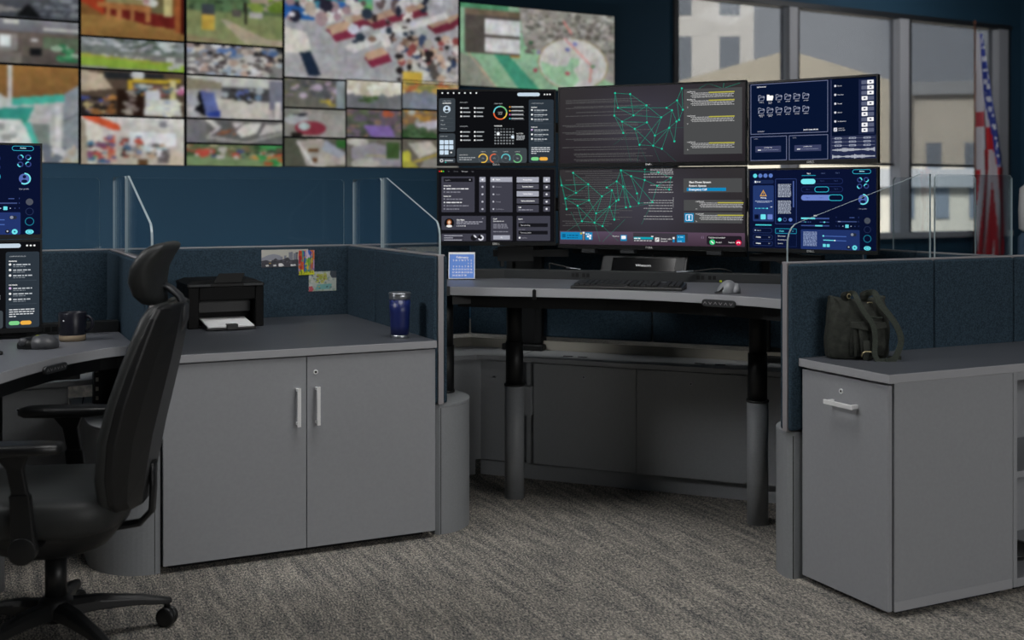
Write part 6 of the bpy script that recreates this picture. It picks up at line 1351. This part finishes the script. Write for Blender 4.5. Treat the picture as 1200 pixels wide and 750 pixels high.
# front pocket
mb = MB(); R = []
for z, hw, d_ in ((0.012, 0.050, 0.004), (0.016, 0.058, 0.014), (0.05, 0.060, 0.018), (0.09, 0.058, 0.017), (0.115, 0.056, 0.012), (0.122, 0.052, 0.004)):
    R.append([(0.018+hw*math.cos(2*PI*i/32)+0.001*math.sin(7*i), -0.046-d_*(0.5+0.5*abs(math.sin(2*PI*i/32)))*(1 if math.sin(2*PI*i/32) < 0 else -0.3), z+0.001*math.sin(5*i)) for i in range(32)])
mb.loft(R); mb.build('front_pocket', M_bag, t, local=True)
mb = MB(); mb.extr([(-0.042, -0.062, 0.128), (0.078, -0.062, 0.128), (0.080, -0.066, 0.108), (0.018, -0.070, 0.098), (-0.044, -0.066, 0.108)], (0, 0.006, 0)); mb.build('pocket_flap', M_bag, t, local=True, bevel=0.003)
def strap(pts, w_, name='shoulder_strap', m=M_strap, th=0.0022):
    P = [Vector(p) for p in pts]; Q = []
    for i in range(len(P)-1):
        p0, p1, p2, p3 = P[max(i-1, 0)], P[i], P[i+1], P[min(i+2, len(P)-1)]
        for k in range(6):
            s = k/6; Q.append(0.5*((2*p1)+(p2-p0)*s+(2*p0-5*p1+4*p2-p3)*s*s+(3*p1-p0-3*p2+p3)*s**3))
    Q.append(P[-1]); mb = MB(); R = []
    for i, q in enumerate(Q):
        tv = (Q[min(i+1, len(Q)-1)]-Q[max(i-1, 0)]).normalized(); yv = Vector((0, -1, 0)); yv = (yv-tv*tv.dot(yv)); yv = yv.normalized() if yv.length > 0.2 else Vector((0, 0, 1)); sv = tv.cross(yv)
        R.append([q+sv*w_/2+yv*th, q-sv*w_/2+yv*th, q-sv*w_/2-yv*th, q+sv*w_/2-yv*th])
    mb.loft(R, smooth=False); return mb.build(name, m, t, local=True)
S = 0.00289
def bp(u, v, y): return ((u-1004)*S, y, max(0.003, (419-v)*S))
strap([bp(990, 352, -0.020), bp(991, 344, -0.032), bp(995, 343, -0.05), bp(998, 352, -0.066), bp(1004, 364, -0.074), bp(1012, 376, -0.080), bp(1015, 392, -0.084), bp(1014, 410, -0.088), bp(1018, 420, -0.090), bp(1027, 421.5, -0.092)], 0.0165)
strap([bp(1010, 352, -0.020), bp(1012, 344, -0.036), bp(1018, 342, -0.055), bp(1023, 354, -0.066), bp(1032, 366, -0.074), bp(1041, 380, -0.080), bp(1045, 394, -0.084), bp(1042, 406, -0.088), bp(1035, 417, -0.092), bp(1026, 421, -0.096)], 0.0195)
strap([bp(993, 378, -0.058), bp(994, 395, -0.066), bp(995, 414, -0.062)], 0.007, 'side_strip', M_bag); strap([bp(1000, 380, -0.060), bp(1001, 395, -0.068), bp(1003, 412, -0.068)], 0.010, 'side_strip', M_bag)
strap([bp(1006, 396, -0.070), bp(1006.5, 408, -0.076), bp(1006.5, 421, -0.070)], 0.021, 'buckle_strap', M_bag)
strap([bp(988, 352, -0.025), bp(984, 345, -0.030), bp(990, 343, -0.03)], 0.014, 'strap_loop', M_bag); strap([bp(1008, 350, -0.03), bp(1006, 344, -0.034), bp(1014, 341, -0.034)], 0.014, 'strap_loop', M_bag)
strap([bp(1036, 420.6, -0.04), bp(1043, 419, -0.045), bp(1050, 420.9, -0.05)], 0.016, 'strap_end', M_bag)
mb = MB(); bx = [bp(1000, 414, -0.079), bp(1001, 409.5, -0.081), bp(1004, 408, -0.082), bp(1011, 408.3, -0.082), bp(1013, 411, -0.081)]; mb.tube(bx, 0.0022, 8); mb.build('buckle', M_brass, t, local=True)
mb = MB(); mb.tube([Vector(bp(990, 346, -0.040))+Vector((0.006*math.cos(a*PI/6), 0, 0.008*math.sin(a*PI/6))) for a in range(12)], 0.0014, 6); mb.tube([Vector(bp(1013, 352, -0.050))+Vector((0.010*math.cos(a*PI/6), 0, 0.004*math.sin(a*PI/6)-0.006)) for a in range(6)], 0.0014, 6); mb.build('strap_ring', M_brass, t, local=True)
mb = MB(); mb.tube([bp(1013, 369, -0.060), bp(1020, 370.5, -0.063), bp(1028, 369.5, -0.062)], 0.0022, 6, flat=(1, 0.6)); mb.build('zip', M_strap, t, local=True)

# ================================================================== FLAG
fs0, _ = wall_s(1142.5, 100); fp = wp(fs0, 0, 0.55)
fp = pd(1142.5, 233, (fp.x*VX+fp.y*VY)); fp.z = 0; fd_ = fp.x*VX+fp.y*VY; K = fd_/1350.0
t = thing('flag', fp, -YAW, 'American flag hanging in folds from a pole by the window', 'flag')
mb = MB(); mb.cyl(0, 0, 0.06, EYE-(28-233)*K, 0.0125); mb.lathe([(0, EYE-(28-233)*K), (0.02, EYE-(27-233)*K), (0.02, EYE-(25-233)*K), (0, EYE-(23-233)*K)], 0, 0, 12); mb.build('pole', mat('pole_wood', '6E4A38', 0.5), t, local=True)
mb = MB(); mb.lathe([(0, 0), (0.19, 0), (0.18, 0.03), (0.05, 0.06), (0, 0.07)], 0, 0, 32); mb.build('pole_base', M_brass, t, local=True)
def flag_mesh():
    V = []; F = []; Kc = []; nx, nz = 40, 90
    edge_r = [(40, 1150), (70, 1154), (110, 1160), (150, 1168), (195, 1175), (230, 1176), (262, 1177), (305, 1177)]
    def lerp(tab, v):
        for (a, x), (b, y) in zip(tab[:-1], tab[1:]):
            if v <= b: return x+(y-x)*max(0, (v-a))/(b-a)
        return tab[-1][1]
    for j in range(nz+1):
        v = 40+265*j/nz; xl = 1143.2; xr = lerp(edge_r, v)
        for i in range(nx+1):
            s = i/nx; u = xl+(xr-xl)*s; amp = 0.05*min(1, (v-40)/60)
            V.append(((u-1142.5)*K, amp*math.sin(s*11+v*0.012)-0.03, EYE-(v-233)*K))
    blue_l = [(30, 1146), (70, 1149), (110, 1153), (150, 1160), (194, 1166), (196, 1167)]; blue_r = [(30, 1150), (70, 1155), (110, 1161), (150, 1168), (194, 1175)]
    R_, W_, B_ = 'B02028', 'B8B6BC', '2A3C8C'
    for j in range(nz):
        for i in range(nx):
            a = j*(nx+1)+i; F.append((a, a+1, a+nx+2, a+nx+1)); v = 40+265*(j+0.5)/nz; s = (i+0.5)/nx; u = 1143.2+(lerp(edge_r, v)-1143.2)*s
            if v < 196 and u > lerp(blue_l, v): 
                c = B_
                sx = (u-lerp(blue_l, v))/6.0; ph = (v*0.075+ (0.5 if int(u*0.2) % 2 else 0)) % 1
                if 0.25 < (sx % 1) < 0.75 and ph < 0.38: c = 'C4C6D0'
            elif v < 132: c = W_
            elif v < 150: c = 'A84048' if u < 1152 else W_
            elif v < 176: c = W_ if u < 1154 else R_
            else:
                q = (s*2.9 + (v-180)*0.0085*(1 if s < 0.6 else -0.6)) % 1.0
                c = R_ if q < 0.56 else W_
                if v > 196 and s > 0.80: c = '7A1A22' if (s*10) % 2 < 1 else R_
                if v < 200 and s < 0.5: c = R_ if s > 0.25 else W_
            Kc.append(c)
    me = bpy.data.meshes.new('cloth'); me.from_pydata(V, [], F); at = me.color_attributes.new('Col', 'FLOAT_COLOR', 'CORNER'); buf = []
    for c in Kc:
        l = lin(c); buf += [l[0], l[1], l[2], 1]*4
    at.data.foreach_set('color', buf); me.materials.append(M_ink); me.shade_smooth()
    o = bpy.data.objects.new('cloth', me); C.objects.link(o); o.parent = t
    s = o.modifiers.new('thickness', 'SOLIDIFY'); s.thickness = 0.003
flag_mesh()

# ================================================================== FAR CHAIR at the right edge
fc = pd(1218, 233, 6.6)
M_blue2 = mat('slate_blue_fabric', '3E556B', 0.9); M_shellw = mat('white_plastic', 'B8BABC', 0.5)
t = thing('task_chair', (fc.x, fc.y, 0), -YAW, 'slate blue chair with a white headrest at the right frame edge', 'chair')
mb = MB()
def rb(z, hw, th, y=0): return [(hw*math.copysign(abs(math.cos(2*PI*i/28))**0.7, math.cos(2*PI*i/28)), y+th*math.copysign(abs(math.sin(2*PI*i/28))**0.7, math.sin(2*PI*i/28)), z) for i in range(28)]
mb.loft([rb(0.64, 0.06, 0.02), rb(0.66, 0.105, 0.03), rb(0.72, 0.122, 0.035), rb(0.90, 0.124, 0.035), rb(1.06, 0.120, 0.034), rb(1.085, 0.10, 0.02)]); mb.build('backrest', M_blue2, t, local=True)
mb = MB(); mb.loft([rb(1.092, 0.09, 0.02), rb(1.11, 0.116, 0.03), rb(1.22, 0.118, 0.03), rb(1.34, 0.112, 0.028), rb(1.365, 0.08, 0.015)]); mb.build('headrest', M_shellw, t, local=True)
mb = MB(); mb.loft([rb(0.44, 0.22, 0.21, -0.2), rb(0.47, 0.24, 0.23, -0.2), rb(0.52, 0.23, 0.22, -0.2)]); mb.build('seat', M_blue2, t, local=True)
mb = MB(); mb.loft([rb(0.42, 0.10, 0.03, 0.02), rb(0.60, 0.115, 0.03, 0.02), rb(0.66, 0.10, 0.02, 0.02)]); mb.build('back_support', M_shellw, t, local=True)
mb = MB(); mb.cyl(0, -0.2, 0.06, 0.44, 0.03); mb.build('gas_column', M_steel, t, local=True)
for k in range(5):
    a = 2*PI*k/5+0.3; mb = MB(); mb.tube([(0.02*math.cos(a), -0.2+0.02*math.sin(a), 0.09), (0.29*math.cos(a), -0.2+0.29*math.sin(a), 0.065)], [0.024, 0.014], 8); mb.cyl(0.29*math.cos(a), -0.2+0.29*math.sin(a), 0.0, 0.055, 0.024); mb.build('base_leg', M_shellw, t, local=True)
